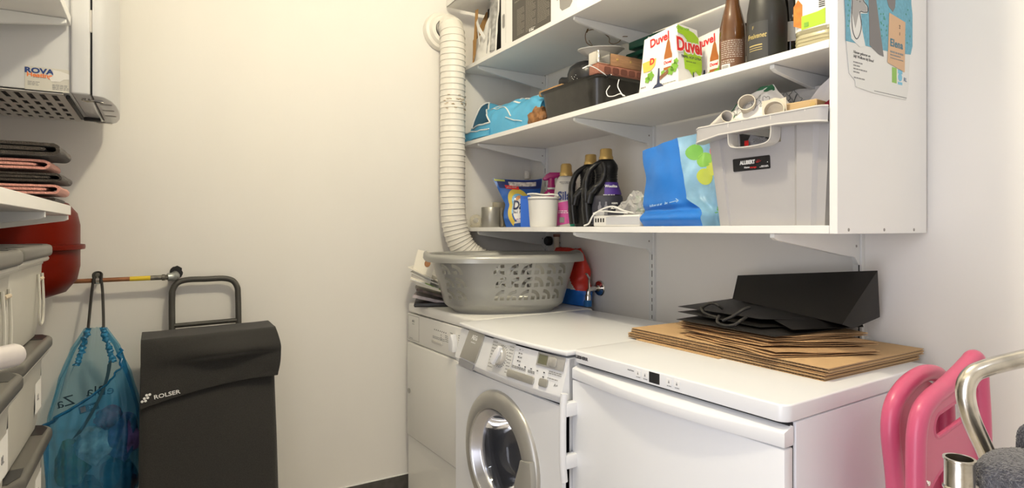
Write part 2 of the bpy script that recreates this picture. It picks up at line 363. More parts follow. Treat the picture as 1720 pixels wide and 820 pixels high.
lettering('AEG', .014, M_TEXTG, cp, DF @ at(-.235, .772, 0)); lines([(-.245, -.225, .760, .002), (-.275, -.24, .697, .002)], M_TEXTG, cp, DF)
dots = new()
for k in range(7): prism(circ(.0028, 8, -.028 + k * .0165, .766), 0, .0004, bm=dots)
for k in range(3): prism(circ(.0024, 8, .03, .752 - k * .009), 0, .0004, bm=dots)
obj('indicator_lights', dots, M_TEXT, cp, mtx=DF)
lines([(-.045, .06, .738, .0025), (-.045, .06, .732, .0025), (.065, .09, .755, .003), (.065, .09, .748, .003), (.065, .09, .741, .003), (.065, .09, .734, .003)] + [(.105, .128, .772 - .0085 * q, .003) for q in range(9)] + [(.172, .188, .772 - .0085 * q, .003) for q in range(9)], M_TEXTG, cp, DF)
obj('button_strip', box(-.045, .046, -.009, -.003, .712, .724, .002), mat('button_grey', (.62, .60, .56), .4), DR)
obj('dial_knob', prism([(-.016, -.028), (.016, -.028), (.018, .01), (.004, .036), (-.004, .036), (-.018, .01)], 0, .024, bev=.005, mtx=at(.151, -.003, .738) @ FRONT), M_WHITE2, DR)
lk = obj('door_lock', lathe([(.009, 0), (.011, .0015), (.011, .004), (.004, .0045), (0, .003)], 16, mtx=at(-.255, -.012, .470) @ FRONT), M_SILVER, DR)
obj('kick_joint', box(-DW, DW, .001, .007, .269, .2745), M_DARK, DR)
# ---- washing machine
WM = thing('washing_machine', 'white front-loading washing machine with silver round door between dryer and freezer', 'washer', AP(.972, 1.507), AR)
WW = .295
def bow(x, k=.018): return -k * (1 - (x / WW) ** 2)
N = 24; xs = [-WW + 2 * WW * k / N for k in range(N + 1)]
b_ = box(-WW, WW, .012, .585, .012, .825, 0)
bmesh.ops.delete(b_, geom=[f for f in b_.faces if f.normal.y < -.9], context='FACES')
obj('body', b_, M_WHITE, WM)
DCX, DCZ, DRAD = -.005, .470, .205
def pan(name, z0, z1, hole, m):   # front panel, flat, with the round opening
    b = bmesh.new(); n = 48; corners = []
    ring = [b.verts.new((DCX + hole * math.cos(2 * math.pi * k / n), 0, DCZ + hole * math.sin(2 * math.pi * k / n))) for k in range(n)]
    outv = []
    for k in range(n):
        a = 2 * math.pi * k / n; c, s_ = math.cos(a), math.sin(a)
        t = min(((WW - DCX) if c > 0 else (-WW - DCX)) / c if abs(c) > 1e-6 else 9, ((z1 - DCZ) if s_ > 0 else (z0 - DCZ)) / s_ if abs(s_) > 1e-6 else 9)
        outv.append(b.verts.new((DCX + c * t, 0, DCZ + s_ * t)))
    for k in range(n): b.faces.new((ring[k], ring[(k + 1) % n], outv[(k + 1) % n], outv[k]))
    for cx, cz in ((WW, z1), (-WW, z1), (-WW, z0), (WW, z0)):
        c = b.verts.new((cx, 0, cz)); q = sorted(outv, key=lambda v: (v.co - c.co).length)
        h = [v for v in q if abs(v.co.z - cz) < 1e-5][0]; g = [v for v in q if abs(v.co.x - cx) < 1e-5][0]
        if h is not g: b.faces.new((c, h, g)) if abs(outv.index(h) - outv.index(g)) in (1, n - 1) else None
    bmesh.ops.recalc_face_normals(b, faces=b.faces[:]); solid(b, .012)
    o = obj(name, b, m, WM); return o
pan('front_panel', .012, .70, .19, M_WHITE)
lid = [(x, bow(x, .02) + .002) for x in xs] + [(WW, .586), (-WW, .586)]
obj('top', prism(lid, .832, TOP, bev=.006, seg=3), M_WHITE, WM)
def fas(u, v):   # bowed fascia leaning back at the top, chin turning under at the bottom
    x = -WW + 2 * WW * u
    prof = [(.826, .010), (.790, .002), (.760, -.006), (.736, -.014), (.728, -.016), (.716, -.010), (.704, .002), (.700, .012)]
    f = v * (len(prof) - 1); k = min(int(f), len(prof) - 2); t = f - k
    z = prof[k][0] * (1 - t) + prof[k + 1][0] * t; y = prof[k][1] * (1 - t) + prof[k + 1][1] * t
    return Vector((x, y + bow(x), z))
fa = obj('control_fascia', sheet(fas, 24, 28), M_WHITE2, WM, sharp=60)
obj('fascia_end', prism([(.826, .010), (.790, .002), (.736, -.014), (.728, -.016), (.704, .002), (.70, .03), (.826, .03)], WW - .0015, WW, mtx=Matrix(((0, 0, 1, 0), (0, 1, 0, 0), (1, 0, 0, 0), (0, 0, 0, 1)))), M_WHITE2, WM)
TILT = math.degrees(math.atan2(.026, .09))
def FA(x, z):   # a frame lying on the fascia at x, z
    t = (.826 - z) / .09; y = .010 - .024 * t + bow(x); turn = math.degrees(math.atan2(2 * .018 * x / WW ** 2, 1))
    return at(x, y, z) @ rz(turn) @ rx(-TILT) @ FRONT
dr = obj('detergent_drawer', prism([(-.068, -.048), (.048, -.048), (.066, .048), (-.046, .048)], -.002, .0035, bev=.001, mtx=FA(-.176, .783)), M_SILVER, WM)
lettering('AEG', .021, M_WPRINT, dr, FA(-.176, .783) @ at(.006, .028, .0036), bold=.0005); lines([(-.012, .024, .012, .003)], M_WPRINT, dr, FA(-.176, .783) @ at(0, 0, .0036))
obj('drawer_recess', prism([(-.062, -.020), (.040, -.020), (.046, 0), (-.068, 0)], -.002, .003, mtx=FA(-.180, .728) @ at(0, .004, 0)), mat('recess_grey', (.30, .30, .32), .5), WM)
fm = FA(.008, .784)
print_(rect(-.062, .062, -.052, .046), mat('dial_plate', (.70, .70, .69), .4), fa, fm, 'dial_plate')
rows = []
for q in range(9): rows += [(-.058 + (.004 * (4 - abs(q - 4))) * 0, -.034, .036 - .0095 * q, .0026), (.036, .056, .036 - .0095 * q, .0026)]
lines(rows, M_TEXTG, fa, fm @ at(0, 0, .0005))
tick = new()
for k in range(24):
    a = R(k * 15); prism([(.030 * math.cos(a - .04), .030 * math.sin(a - .04)), (.034 * math.cos(a - .03), .034 * math.sin(a - .03)), (.034 * math.cos(a + .03), .034 * math.sin(a + .03)), (.030 * math.cos(a + .04), .030 * math.sin(a + .04))], 0, .0004, bm=tick)
obj('dial_ticks', tick, M_TEXT, fa, mtx=fm @ at(0, 0, .0005))
kn = obj('dial_knob', lathe([(.028, 0), (.027, .012), (.024, .016), (0, .016)], 28, mtx=fm), mat('knob_silver', (.62, .61, .58), .25, metal=.5), WM)
obj('knob_grip', prism([(-.010, -.027), (.010, -.027), (.012, .01), (.004, .031), (-.004, .031), (-.012, .01)], .012, .026, bev=.003, mtx=fm @ rz(-25)), M_WHITE2, kn)
ld = new()
for q in range(4): prism(rect(-.003, .003, .034 - .011 * q, .037 - .011 * q), 0, .0004, bm=ld)
obj('indicator_lights', ld, M_TEXT, fa, mtx=FA(.094, .784)); lines([(.006, .016, .0355 - .011 * q, .003) for q in range(4)], M_TEXTG, fa, FA(.094, .784))
ds = obj('display', prism(rect(-.054, .054, -.018, .018), 0, .002, bev=.0006, mtx=FA(.232, .808)), mat('display_grey', (.40, .39, .37), .4), WM)
print_(rect(-.048, -.012, -.013, .013), mat('lcd', (.17, .17, .11), .3), ds, FA(.232, .808) @ at(0, 0, .002), 'lcd_screen')
obj('display_button', prism(rrect(.032, .026, .007, 4), .002, .007, bev=.002, mtx=FA(.232, .808) @ at(.012, 0, 0)), mat('knob_silver'), ds)
lines([(-.04, -.012, .0225, .0016), (0, .035, .0225, .0016), (.0, .05, -.026, .0024), (.0, .05, -.031, .0024), (.0, .04, -.044, .0024)], M_TEXTG, fa, FA(.232, .808))
ld = new()
for q in range(4): prism(rect(-.003, .003, -.0015, .0015), 0, .0004, bm=ld, mtx=at(.028 * q, 0, 0))
obj('indicator_lights', ld, M_TEXT, fa, mtx=FA(.105, .776)); ld = new()
for q in range(3): prism(rect(-.003, .003, -.0015, .0015), 0, .0004, bm=ld, mtx=at(0, -.012 * q, 0))
obj('indicator_lights', ld, M_TEXT, fa, mtx=FA(.215, .776))
lines([(-.045, .02, .004, .0028), (-.045, .02, 0, .0028), (.03, .06, .004, .0028), (.03, .06, 0, .0028)], M_TEXTG, fa, FA(.118, .766))
obj('long_button', prism(rrect(.124, .022, .006, 4), -.001, .005, bev=.002, mtx=FA(.122, .747)), M_SILVER, WM)
obj('small_button', prism(rrect(.034, .022, .006, 4), -.001, .005, bev=.002, mtx=FA(.222, .750)), M_SILVER, WM)
lettering('A+', .012, M_TEXTG, fa, FA(.268, .752))
# porthole
DM = at(DCX, 0, DCZ) @ rx(90)     # lathe axis -> local -Y
M_RING = mat('door_ring_silver', (.46, .45, .42), .32, metal=.55)
obj('door_gasket', lathe([(.213, -.002), (.213, .006), (.204, .010), (.19, .010), (.19, -.002)], 56, mtx=DM), M_DARK, WM)
rg = obj('door_ring', lathe([(.204, .006), (.204, .016), (.200, .023), (.186, .031), (.164, .036), (.153, .035), (.1495, .031), (.1485, .004)], 64, mtx=DM), M_RING, WM)
obj('chrome_bezel', lathe([(.1485, .032), (.146, .028), (.128, .012), (.124, .006), (.122, -.004)], 56, mtx=DM), mat('bezel', (.55, .55, .58), .2, metal=.8), rg)
obj('door_glass', lathe([(.123, .004), (.110, -.030), (.100, -.065), (.080, -.085), (.04, -.095), (0, -.097)], 48, mtx=DM), mat('smoked_glass', (.50, .52, .58), .03, trans=.92, ior=1.35, coat=.3), rg)
obj('drum', lathe([(.19, -.004), (.20, -.06), (.205, -.30), (.18, -.33), (0, -.335)], 40, mtx=DM), mat('drum_steel', (.20, .20, .23), .3, metal=.7), WM)
obj('door_seal', lathe([(.19, -.004), (.160, -.02), (.140, -.035), (.150, -.055), (.165, -.06)], 40, mtx=DM), mat('rubber_grey', (.10, .10, .11), .5), WM)
hp = []
for k in range(13): a = R(-44 + 60 * k / 12); hp.append((.199 * math.cos(a), .199 * math.sin(a)))
for k in range(9): a = R(18 - 64 * k / 8); q = .150 - .032 * math.sin(math.pi * k / 8); hp.append((q * math.cos(a), q * math.sin(a)))
obj('door_handle', prism(hp, .020, .041, bev=.004, mtx=at(DCX, 0, DCZ) @ FRONT), M_SILVER, WM)
obj('door_catch', box(.203, .215, -.022, .0, .40, .435, .003), M_SCREW, WM)
# ---- freezer
FZ = thing('freezer', 'white under-counter freezer with flattened boxes and black bags on top', 'freezer', AP(.993, .908), AR)
FW = .3005
obj('body', box(-FW, FW, .030, .580, .015, .816, .003), mat('freezer_side', (.80, .79, .82), .4), FZ)
def rtop(x0, x1, y0, y1, r):
    o = []
    for cx, cy, a0 in ((x1 - r, y0 + r, -90), (x1 - .004, y1 - .004, 0), (x0 + .004, y1 - .004, 90), (x0 + r, y0 + r, 180)):
        q = r if cy < .2 else .004
        for k in range(7): a = R(a0 + 15 * k); o.append((cx + q * math.cos(a), cy + q * math.sin(a)))
    return o
tp = obj('top', prism(rtop(-FW, FW, -.002, .583, .022), .8175, .8505, bev=.004, seg=3), M_WHITE, FZ)
side_in = [(.05, .818), (.40, .818)] + [(.40 + .04 * math.sin(R(9 * k)), .858 - .04 * math.cos(R(9 * k)) - .0) for k in range(1, 8)]
gm = at(0, -.0021, 0) @ FRONT
lettering('LIEBHERR', .0105, M_TEXT, tp, gm @ at(-.262, .834, 0), bold=.0007, sx=1.0, sp=1.05)
print_(rect(-.0155, .0155, -.0105, .0135), M_DARK, tp, gm @ at(-.013, .8335, 0), 'display')
M_BTN = mat('button_white', (.90, .90, .90), .4)
for x in (-.062, -.040, .030, .052):
    b_ = obj('button', prism(rrect(.017, .013, .002, 3), 0, .0012, mtx=gm @ at(x, .836, 0)), M_BTN, tp)
    print_([(-.0022, -.003), (.0022, -.003), (0, .004)], M_TEXTG, b_, gm @ at(x, .836, .0012), 'symbol'); lines([(-.006, .006, 0, .0016)], M_TEXTG, tp, gm @ at(x, .8265, 0))
lettering('min/max', .006, M_TEXT, tp, gm @ at(-.086, .838, 0))
obj('door', box(-FW + .001, FW - .002, -.004, .024, .10, .7715, .004, 2), M_WHITE, FZ)
hb = [(x / 20 * (FW - .002), -.004 - .020 * max(0, 1 - (x / 20) ** 2) ** 1.2) for x in range(-20, 21)] + [(FW - .002, .024), (-FW + .001, .024)]
b_ = prism(hb, .7735, .811, bev=.003, seg=2)
for v in b_.verts:
    if v.co.z > .79: v.co.z -= max(0, (.022 - v.co.y)) * .34
obj('door_grip', b_, M_WHITE, FZ)
obj('hinge_gap', box(-FW + .004, FW - .006, .018, .031, .10, .814), M_DARK, FZ)
hd = obj('door_handle', tube(smooth([(-.287, -.040, .742), (-.287, -.044, .70), (-.287, -.044, .56), (-.287, -.040, .515)], 4), .0095, 12), M_WHITE2, FZ)
for z in (.700, .565): obj('handle_mount', box(-.299, -.277, -.040, -.002, z - .018, z + .018, .004), M_WHITE2, hd)
obj('rivet', lathe([(0, .002), (.004, .002), (.005, 0)], 12, mtx=at(.286, -.004, .672) @ FRONT), M_WHITE2, FZ)
for sx in (-1, 1):
    for t_, w_, dep in ((FZ, FW, .55), (WM, WW, .56), (DR, DW, .52)):
        for yy in (.05, dep - .03): obj('foot', lathe([(.018, 0), (.018, .016)], 12, mtx=at(sx * (w_ - .04), yy, 0)), M_BLACK, t_)
# ================================================================ left side: boiler, shelves, towels, vessel, bins
M_BOIL = mat('boiler_enamel', (.62, .625, .635), .28, coat=.2); M_TRAY = mat('boiler_tray', (.58, .56, .52), .35, metal=.2)
BO = thing('boiler', 'white wall-hung heating boiler with slotted underside, upper left', 'boiler', (-.40, 2.19, 1.527))
BL = at(.40, -2.19, -1.527)
obj('casing', box(-.60, -.197, 1.955, 2.425, 1.532, 2.45, .004), M_BOIL, BO, mtx=BL)
obj('corner_frame', box(-.199, -.156, 1.945, 2.43, 1.529, 2.45, .006, 3), M_BOIL, BO, mtx=BL)
cv = [(-.151, 1.944), (-.140, 1.942), (-.125, 1.955), (-.112, 2.0), (-.104, 2.07), (-.101, 2.15), (-.102, 2.24), (-.107, 2.32), (-.118, 2.39), (-.134, 2.43), (-.151, 2.432)]
obj('front_cover', prism(cv, 1.527, 2.45, bev=.002, mtx=BL), M_BOIL, BO, sharp=50)
obj('cover_gap', box(-.157, -.150, 1.953, 2.42, 1.535, 2.45), M_DARK, BO, mtx=BL)
obj('gap_clip', box(-.158, -.148, 1.947, 1.954, 1.70, 1.76, .001, 1), M_TRAY, BO, mtx=BL)
xs_ = [-.60]; x = -.59
while x < -.235: xs_ += [x, x + .013]; x += .0265
xs_.append(-.215); ys_ = [1.958, 1.985, 2.075, 2.10, 2.16, 2.185, 2.245, 2.27, 2.33, 2.36, 2.42]
b = new(); G = [[b.verts.new((xx, yy, 1.529)) for yy in ys_] for xx in xs_]
for i_ in range(len(xs_) - 1):
    for j_ in range(len(ys_) - 1):
        if not (i_ % 2 == 1 and j_ % 2 == 1): b.faces.new((G[i_][j_], G[i_ + 1][j_], G[i_ + 1][j_ + 1], G[i_][j_ + 1]))
solid(b, .0025)
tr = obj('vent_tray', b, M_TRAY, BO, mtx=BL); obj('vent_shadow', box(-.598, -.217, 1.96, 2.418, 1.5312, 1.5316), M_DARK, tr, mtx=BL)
for yy in (2.06, 2.16, 2.26): obj('cover_groove', prism(rrect(.030, .018, .008, 4, -.128, yy), 1.5262, 1.5272, mtx=BL), mat('groove_grey', (.33, .32, .31), .5), BO)
obj('valve_bar', box(-.212, -.203, 1.975, 2.33, 1.519, 1.529, .002, 1), M_DARK, BO, mtx=BL)
obj('valve_bar', box(-.205, -.160, 2.33, 2.352, 1.519, 1.529, .002, 1), M_DARK, BO, mtx=BL)
for yy in (1.985, 2.375):
    obj('clip', tube([(-.178, yy, 1.524), (-.166, yy + .006, 1.521), (-.150, yy, 1.522), (-.132, yy + .012, 1.522)], .004, 6, mtx=BL), M_CHROME, BO)
    obj('clip_screw', lathe([(0, 0), (.006, 0), (.006, .006)], 10, mtx=BL @ at(-.166, yy, 1.520)), M_SCREW, BO)
SM = BL @ at(0, 1.9548, 0) @ FRONT
stk = obj('sticker', prism(rect(-.295, -.201, 1.531, 1.592), 0, .0005, mtx=SM), mat('sticker_silver', (.60, .58, .52), .4), BO)
lettering('ROVA', .0185, mat('print_navy', (.02, .05, .20), .5), stk, SM @ at(-.2655, 1.5810, .0007), bold=.0008, sx=1.2)
lettering('Heating', .0150, mat('print_orange', (.78, .20, .05), .5), stk, SM @ at(-.2650, 1.5700, .0007), bold=.0005, sx=1.12)
print_([(-.237, 1.588), (-.22, 1.586), (-.202, 1.58), (-.202, 1.566), (-.214, 1.565), (-.222, 1.558), (-.24, 1.557), (-.245, 1.566), (-.236, 1.573)], mat('torn_paper', (.72, .71, .68), .7), stk, SM @ at(0, 0, .001), 'torn_patch')
lines([(-.278, -.25, 1.5645, .0022), (-.289, -.262, 1.552, .0018), (-.289, -.268, 1.548, .0018), (-.289, -.266, 1.544, .0018), (-.238, -.204, 1.549, .0018), (-.238, -.204, 1.5455, .0018), (-.238, -.204, 1.5415, .0022), (-.238, -.204, 1.5375, .0018)], M_TEXTG, stk, SM @ at(0, 0, .0006))

for nm, zb, lab, tips in (('lower', 1.2052, 'white wall shelf under the folded towels, at left', (1.56, 1.928)), ('upper', 1.708, 'white wall shelf high in front of the boiler, at left', (1.42, 1.89))):
    ws = thing('wall_shelf', lab, 'shelf', (-.62, 1.1, zb)); wl = at(.62, -1.1, -zb)
    obj('shelf_board', box(-.615, -.1975, .55, 1.942, zb, zb + .025, .001, 1), M_SHELF, ws, mtx=wl)
    for yy in tips:
        pr = [(-.201, zb - .001), (-.201, zb - .012), (-.209, zb - .016), (-.50, zb - .060), (-.60, zb - .085), (-.6195, zb - .085), (-.6195, zb - .001)]
        obj('bracket', prism(pr, -yy, -(yy - .012), bev=.001, seg=1, mtx=wl @ rx(90)), M_STEELW, ws)
# towels: folded loops, the fold towards +x, running in y
def towel(label, x1, z0, h, y0, y1, m, seed, layers=2, tilt=0):
    cx0 = x1 - .30; prof = []
    r = h / 2
    def loop(rr, inset, rev=False):
        o = [(cx0, r + rr), (x1 - r - .12, r + rr), (x1 - r - .04, r + rr), (x1 - r - inset - .012, r + rr)]
        for k in range(13): a = R(90 - 15 * k); o.append((x1 - r - inset + rr * math.cos(a) * 1.15, r + rr * math.sin(a)))
        o += [(x1 - r - inset - .012, r - rr), (x1 - r - .04, r - rr), (x1 - r - .12, r - rr), (cx0, r - rr)]; return o
    t = h / (2 * layers + .3)
    pts = loop(r - t * .5, 0)
    if layers > 1: inner = loop(r - t * 1.7, .016)
    ball = bmesh.new(); ny = 44
    def strip(pl, th):
        b = bmesh.new()
        L = smooth([(p[0], 0, p[1]) for p in pl], 4); rows = []
        for j in range(ny + 1):
            y = y0 + (y1 - y0) * j / ny; row = []
            for q, p in enumerate(L):
                d = .0016 * nz(q * .1 + seed, y * 22, seed) + .0012 * nz(p.x * 150, y * 150, p.z * 150 + seed)
                row.append(b.verts.new((p.x + d + .003 * nz(seed, y * 9), y + .003 * nz(q * .06, seed), z0 + p.z + d * .5 + tilt * (p.x - x1))))
            rows.append(row)
        f0 = []
        for a, c in zip(rows, rows[1:]):
            for q in range(len(a) - 1): f0.append(b.faces.new((a[q], a[q + 1], c[q + 1], c[q])))
        bmesh.ops.recalc_face_normals(b, faces=f0); solid(b, th); merge(ball, b)
    strip(pts, t * .8)
    if layers > 1: strip(inner, t * .8)
    o = obj('towel', ball, m, sharp=80); tag(o, label, 'towel', 'folded towels on the lower left shelf'); return o
M_TWD = mat('terry_brown', (.042, .032, .025), .95, bump=1, bs=420, var=.45, vs=300, sheen=.3, bdist=.004); M_TWP = mat('terry_pink', (.66, .30, .245), .95, bump=1, bs=420, var=.12, vs=300, sheen=.3, bdist=.004)
zt = 1.2310
towel('dark brown towel at the bottom of the folded stack on the left shelf', -.206, zt, .015, 1.75, 1.925, M_TWD, 9, 1)
towel('paler pink towel folded under the two brown towels, second from the shelf', -.196, zt + .0165, .028, 1.74, 1.92, M_TWP, 2)
towel('dark brown towel folded between the two pink towels', -.192, zt + .046, .026, 1.745, 1.925, M_TWD, 3)
towel('pink towel with a spiral fold just below the topmost brown towel', -.214, zt + .0735, .029, 1.74, 1.92, M_TWP, 4)
towel('dark brown towel lying topmost on the folded stack', -.193, zt + .1045, .038, 1.73, 1.93, M_TWD, 5)

VE = thing('expansion_vessel', 'red round heating expansion vessel under the lower left shelf', 'vessel', (-.395, 2.245, .955))
M_VES = mat('vessel_red', (.125, .006, .001), .35, spec=.12, bump=.03, bs=20)
obj('tank', lathe([(0, 0), (.10, .003), (.155, .022), (.182, .058), (.190, .10), (.190, .15), (.190, .225), (.183, .262), (.16, .292), (.11, .312), (.03, .318), (0, .318)], 56), M_VES, VE)
obj('flange', lathe([(.188, .150), (.202, .152), (.203, .160), (.202, .166), (.188, .168)], 56), M_VES, VE)
obj('outlet', lathe([(.012, -.03), (.012, .004)], 14), M_SCREW, VE)
obj('hanging_band', tube([(-.19, -.04, .2), (-.224, -.04, .2)], .012, 8), M_SCREW, VE)

# storage bins
M_BIN = mat('bin_translucent', (.72, .70, .63), .35, transl=.25, bump=.05, bs=25, var=.03, vs=10); M_LID = mat('bin_lid_grey', (.10, .095, .085), .36); M_LAB = mat('bin_label', (.82, .81, .78), .5)
M_BRASS = mat('latch_pin', (.62, .52, .38), .4, metal=.3)
def make_bin(label, loc, top):
    t = thing('storage_bin', label, 'storage bin', loc, 0, 'stacked lidded bins under the left shelf')
    L, D, H = .365, .36, .166      # along y, depth in x, height
    b = bmesh.new(); rings = []
    for z, s in ((0, .93), (.02, .95), (H - .02, .99), (H - .018, 1.0), (H, 1.0)):
        rings.append([b.verts.new((p[0] * s - D / 2 * 0, p[1] * s, z)) for p in rrect(D, L, .035, 5)])
    for a, c in zip(rings, rings[1:]):
        for k in range(len(a)): b.faces.new((a[k], a[(k + 1) % len(a)], c[(k + 1) % len(a)], c[k]))
    b.faces.new(rings[0][::-1]); bmesh.ops.recalc_face_normals(b, faces=b.faces[:]); solid(b, .002)
    body = obj('body', b, M_BIN, t)
    obj('rim', tube([(p[0], p[1], H - .008) for p in rrect(D + .008, L + .008, .038, 5)], .006, 8, closed=True), M_BIN, t)
    lp = []
    for p in rrect(D + .012, L + .014, .045, 8):
        x, y = p
        if x > 0: x += .022 * (1 - (y / (L / 2 + .01)) ** 2)
        lp.append((x, y))
    lid = obj('lid', prism(lp, H - .004, H + .021, bev=.008, seg=3), M_LID, t)
    for sy in (1, -1): obj('grip_recess', prism([(x_ + .0, sy * (y_)) for x_, y_ in ((.145, .105), (.186, .095), (.188, .140), (.176, .168), (.150, .172))], H + .0195, H + .0216), M_BLACK, lid)
    fm = at(D / 2 - .0045, 0, 0) @ SIDE
    for sy in ((.118,) if top else ()):
        lt = obj('latch', tube(smooth([(sy - .022, .128, .003), (sy - .022, .075, .005), (sy - .018, .03, .004), (sy + .018, .03, .004), (sy + .022, .075, .005), (sy + .022, .128, .003)], 5), .0024, 6, mtx=fm @ at(0, 0, .001)), M_BIN, body)
        obj('latch_pin', tube([(sy - .018, .118, .005), (sy + .018, .118, .005)], .0035, 8, mtx=fm), M_BRASS, body)
    if top: return t
    obj('label_sticker', prism([(.10, .035), (.165, .035), (.165, .10), (.10, .10)], 0, .0006, mtx=fm @ at(-.01, .005, -.0005)), M_LAB, body)
    obj('label_header', prism([(.10, .10), (.165, .10), (.165, .135), (.10, .135)], 0, .0008, mtx=fm @ at(-.01, .005, -.0005)), M_BLACK, body)
    lettering('8L', .018, M_TEXTG, body, fm @ at(.118, .068, .0004), name='label_print')
    return t
names = ('topmost', 'second', 'third', 'fourth', 'fifth', 'lowest'); b0 = {}
for col, yc, cap in ((0, 1.395, 'far'), (1, 1.008, 'near')):
    for k in range(6):
        lab = 'milky plastic storage bin with dark lid, %s of the %s stack at left' % (names[k], cap)
        lc = (-.383 + .012 * col, yc, (5 - k) * .190)
        if (k == 0) not in b0: b0[k == 0] = make_bin(lab, lc, k == 0)
        else: copy_tree(b0[k == 0], loc=lc, label=lab)
# white tube end near the left edge
tb = obj('rack_tube', tube([(-.256, .62, 0), (-.256, .62, .98), (-.250, .63, 1.02), (-.235, .65, 1.037), (-.128, .792, 1.037), (-.125, .7955, 1.037), (-.1235, .797, 1.037)], [.012, .012, .012, .012, .012, .010, .005], 16), mat('tube_white', (.58, .54, .52), .3, coat=.3), mtx=None)
tag(tb, 'white rounded tube end poking in at the left edge before the bins', 'tube')
# ================================================================ pipe, drawstring bag, shopping cart
PI_ = thing('copper_pipe', 'copper heating pipe with yellow band and elbow into the cream wall', 'pipe', (-.1, 2.432, .995))
PL = at(.1, -2.432, -.995)
M_COP = mat('copper_brown', (.30, .13, .06), .4, metal=.5, var=.2, vs=40); M_FIT = mat('fitting_grey', (.16, .15, .13), .45, metal=.6, var=.4, vs=80, bump=.3, bs=200)
obj('pipe', tube([(-.40, 2.432, .992), (.0, 2.432, .996)], .0075, 14, mtx=PL), M_COP, PI_)
obj('yellow_band', tube([(-.083, 2.432, .9953), (-.022, 2.432, .9958)], .0082, 14, mtx=PL), mat('band_yellow', (.75, .55, .03), .5), PI_)
obj('fitting', tube([(-.022, 2.432, .9958), (.012, 2.432, .996), (.013, 2.432, .996), (.022, 2.432, .996), (.023, 2.432, .996), (.036, 2.433, .996)], [.0085, .0085, .011, .011, .0095, .0095], 12, mtx=PL), M_FIT, PI_)
obj('elbow', tube(smooth([(.030, 2.432, .996), (.047, 2.436, .997), (.054, 2.452, .998), (.054, 2.488, 1.0)], 5), .0145, 14, mtx=PL), mat('elbow_steel', (.35, .37, .36), .35, metal=.6), PI_)
hole = [(.022 * (1 + .25 * nz(k * 1.7)) * math.cos(k * .35) + .058, .024 * (1 + .3 * nz(k * 1.3, 4)) * math.sin(k * .35) + 1.008) for k in range(18)]
obj('broken_plaster', prism(hole, 0, .003, mtx=PL @ at(0, 2.4895, 0) @ FRONT), M_DARK, PI_)
pc = obj('pipe_clamp', tube([(-.188, 2.432, .995), (-.160, 2.432, .995)], .0125, 16, mtx=PL), M_BLACK, PI_)
obj('clamp_band', tube([(-.179, 2.432, .995), (-.169, 2.432, .995)], .0150, 16, mtx=PL), M_CHROME, pc); obj('clamp_bolt', box(-.183, -.165, 2.424, 2.440, 1.008, 1.020, .002, 1, mtx=PL), M_FIT, pc)
obj('clamp_stud', tube([(-.174, 2.445, .995), (-.174, 2.488, .995)], .004, 8, mtx=PL), M_FIT, pc)

BG = thing('drawstring_bag', 'translucent blue drawstring waste bag hanging from the pipe clamp', 'bag', (-.168, 2.36, .222))
M_FILM = film('bag_film', (.10, .38, .56), .24, .12, (.72, .90, .97)); M_FILM2 = film('bag_film_dense', (.02, .20, .42), .62, .22, (.4, .7, .9)); M_CORD = mat('cord_black', (.02, .018, .016), .6)
def bagpt(a, h):     # a: angle, 0 = towards camera; h: 0 bottom .. 1 top
    H = .62; z = h * H
    wtab = ((0, .075), (.06, .108), (.2, .125), (.45, .127), (.57, .121), (.75, .094), (.90, .060), (1, .022))
    for (h0, w0), (h1, w1) in zip(wtab, wtab[1:]):
        if h0 <= h <= h1 + 1e-9: w_ = w0 + (w1 - w0) * (h - h0) / (h1 - h0)
    dp = .066 * min(1, .45 + h * 3) if h < .5 else .066 * (1 - (h - .5) / .5) ** .7 + .010
    f = .008 * nz(a * 2.6, h * 2.2, 3) + (.0045 * math.sin(a * 19 + 7 * nz(h * 2, a)) + .004 * math.sin(a * 9 + h * 6 + 2 * nz(h * 4))) * (.3 + h)
    c, s_ = math.cos(a), math.sin(a)
    return Vector((s_ * (w_ + f) - .008, -c * (dp + f) + .012 * h, z))
fh = lambda u: .52 + .36 * u ** 1.25      # how high the front film reaches, left to right
obj('bag_back', sheet(lambda u, v: bagpt(math.pi * (.44 + 1.12 * u), v), 90, 60), M_FILM, BG, sharp=80)
obj('bag_front', sheet(lambda u, v: bagpt(math.pi * (-.5 + u), v * fh(u)) + Vector((0, -.002, 0)), 110, 60), film('bag_film_front', (.03, .25, .52), .42, .08, (.55, .82, .95)), BG, sharp=80)
lip = [bagpt(math.pi * (-.5 + k / 40), fh(k / 40)) + Vector((0, -.004, 0)) for k in range(41)]
obj('bag_hem', tube(lip, [.009 - .004 * k / 40 for k in range(41)], 8, flat=.5), M_FILM2, BG)
for sx in (-1, 1):
    gp = [Vector((sx * (.019 + .030 * k / 14) - .006 + .004 * nz(k * 1.1, sx), -.008 - .014 * k / 14 + .004 * nz(k * 1.4, sx, 2), .622 - .115 * k / 14)) for k in range(15)]
    obj('gathered_hem', jitter(tube(smooth(gp, 4), .008, 10), .008, 140, sx), film('hem_film', (.03, .25, .48), .8, .2), BG, sharp=60)
    obj('drawstring', tube(smooth([(sx * .021 - .006, -.006, .612), (sx * .019 - .006, .02, .66), (sx * .014 - .006, .05, .745), (sx * .010 - .006, .0555, .777), (sx * .006 - .006, .060, .788)], 5), .0042, 8, flat=.5), M_CORD, BG)
obj('drawstring_loop', tube(smooth([(-.016, .0555, .778), (-.017, .062, .795), (-.006, .0745, .7998), (.005, .062, .795), (.004, .0555, .778)], 6), .0038, 8), M_CORD, BG)
obj('dark_fold', sheet(lambda u, v: Vector((.034 - .085 * u ** 1.3 + (.012 + .012 * u) * (v - .5), -.050 - .022 * u, .515 - .22 * u ** .75 + .018 * (v - .5))), 24, 3, .001), mat('fold_dark', (.02, .06, .09), .4), BG)
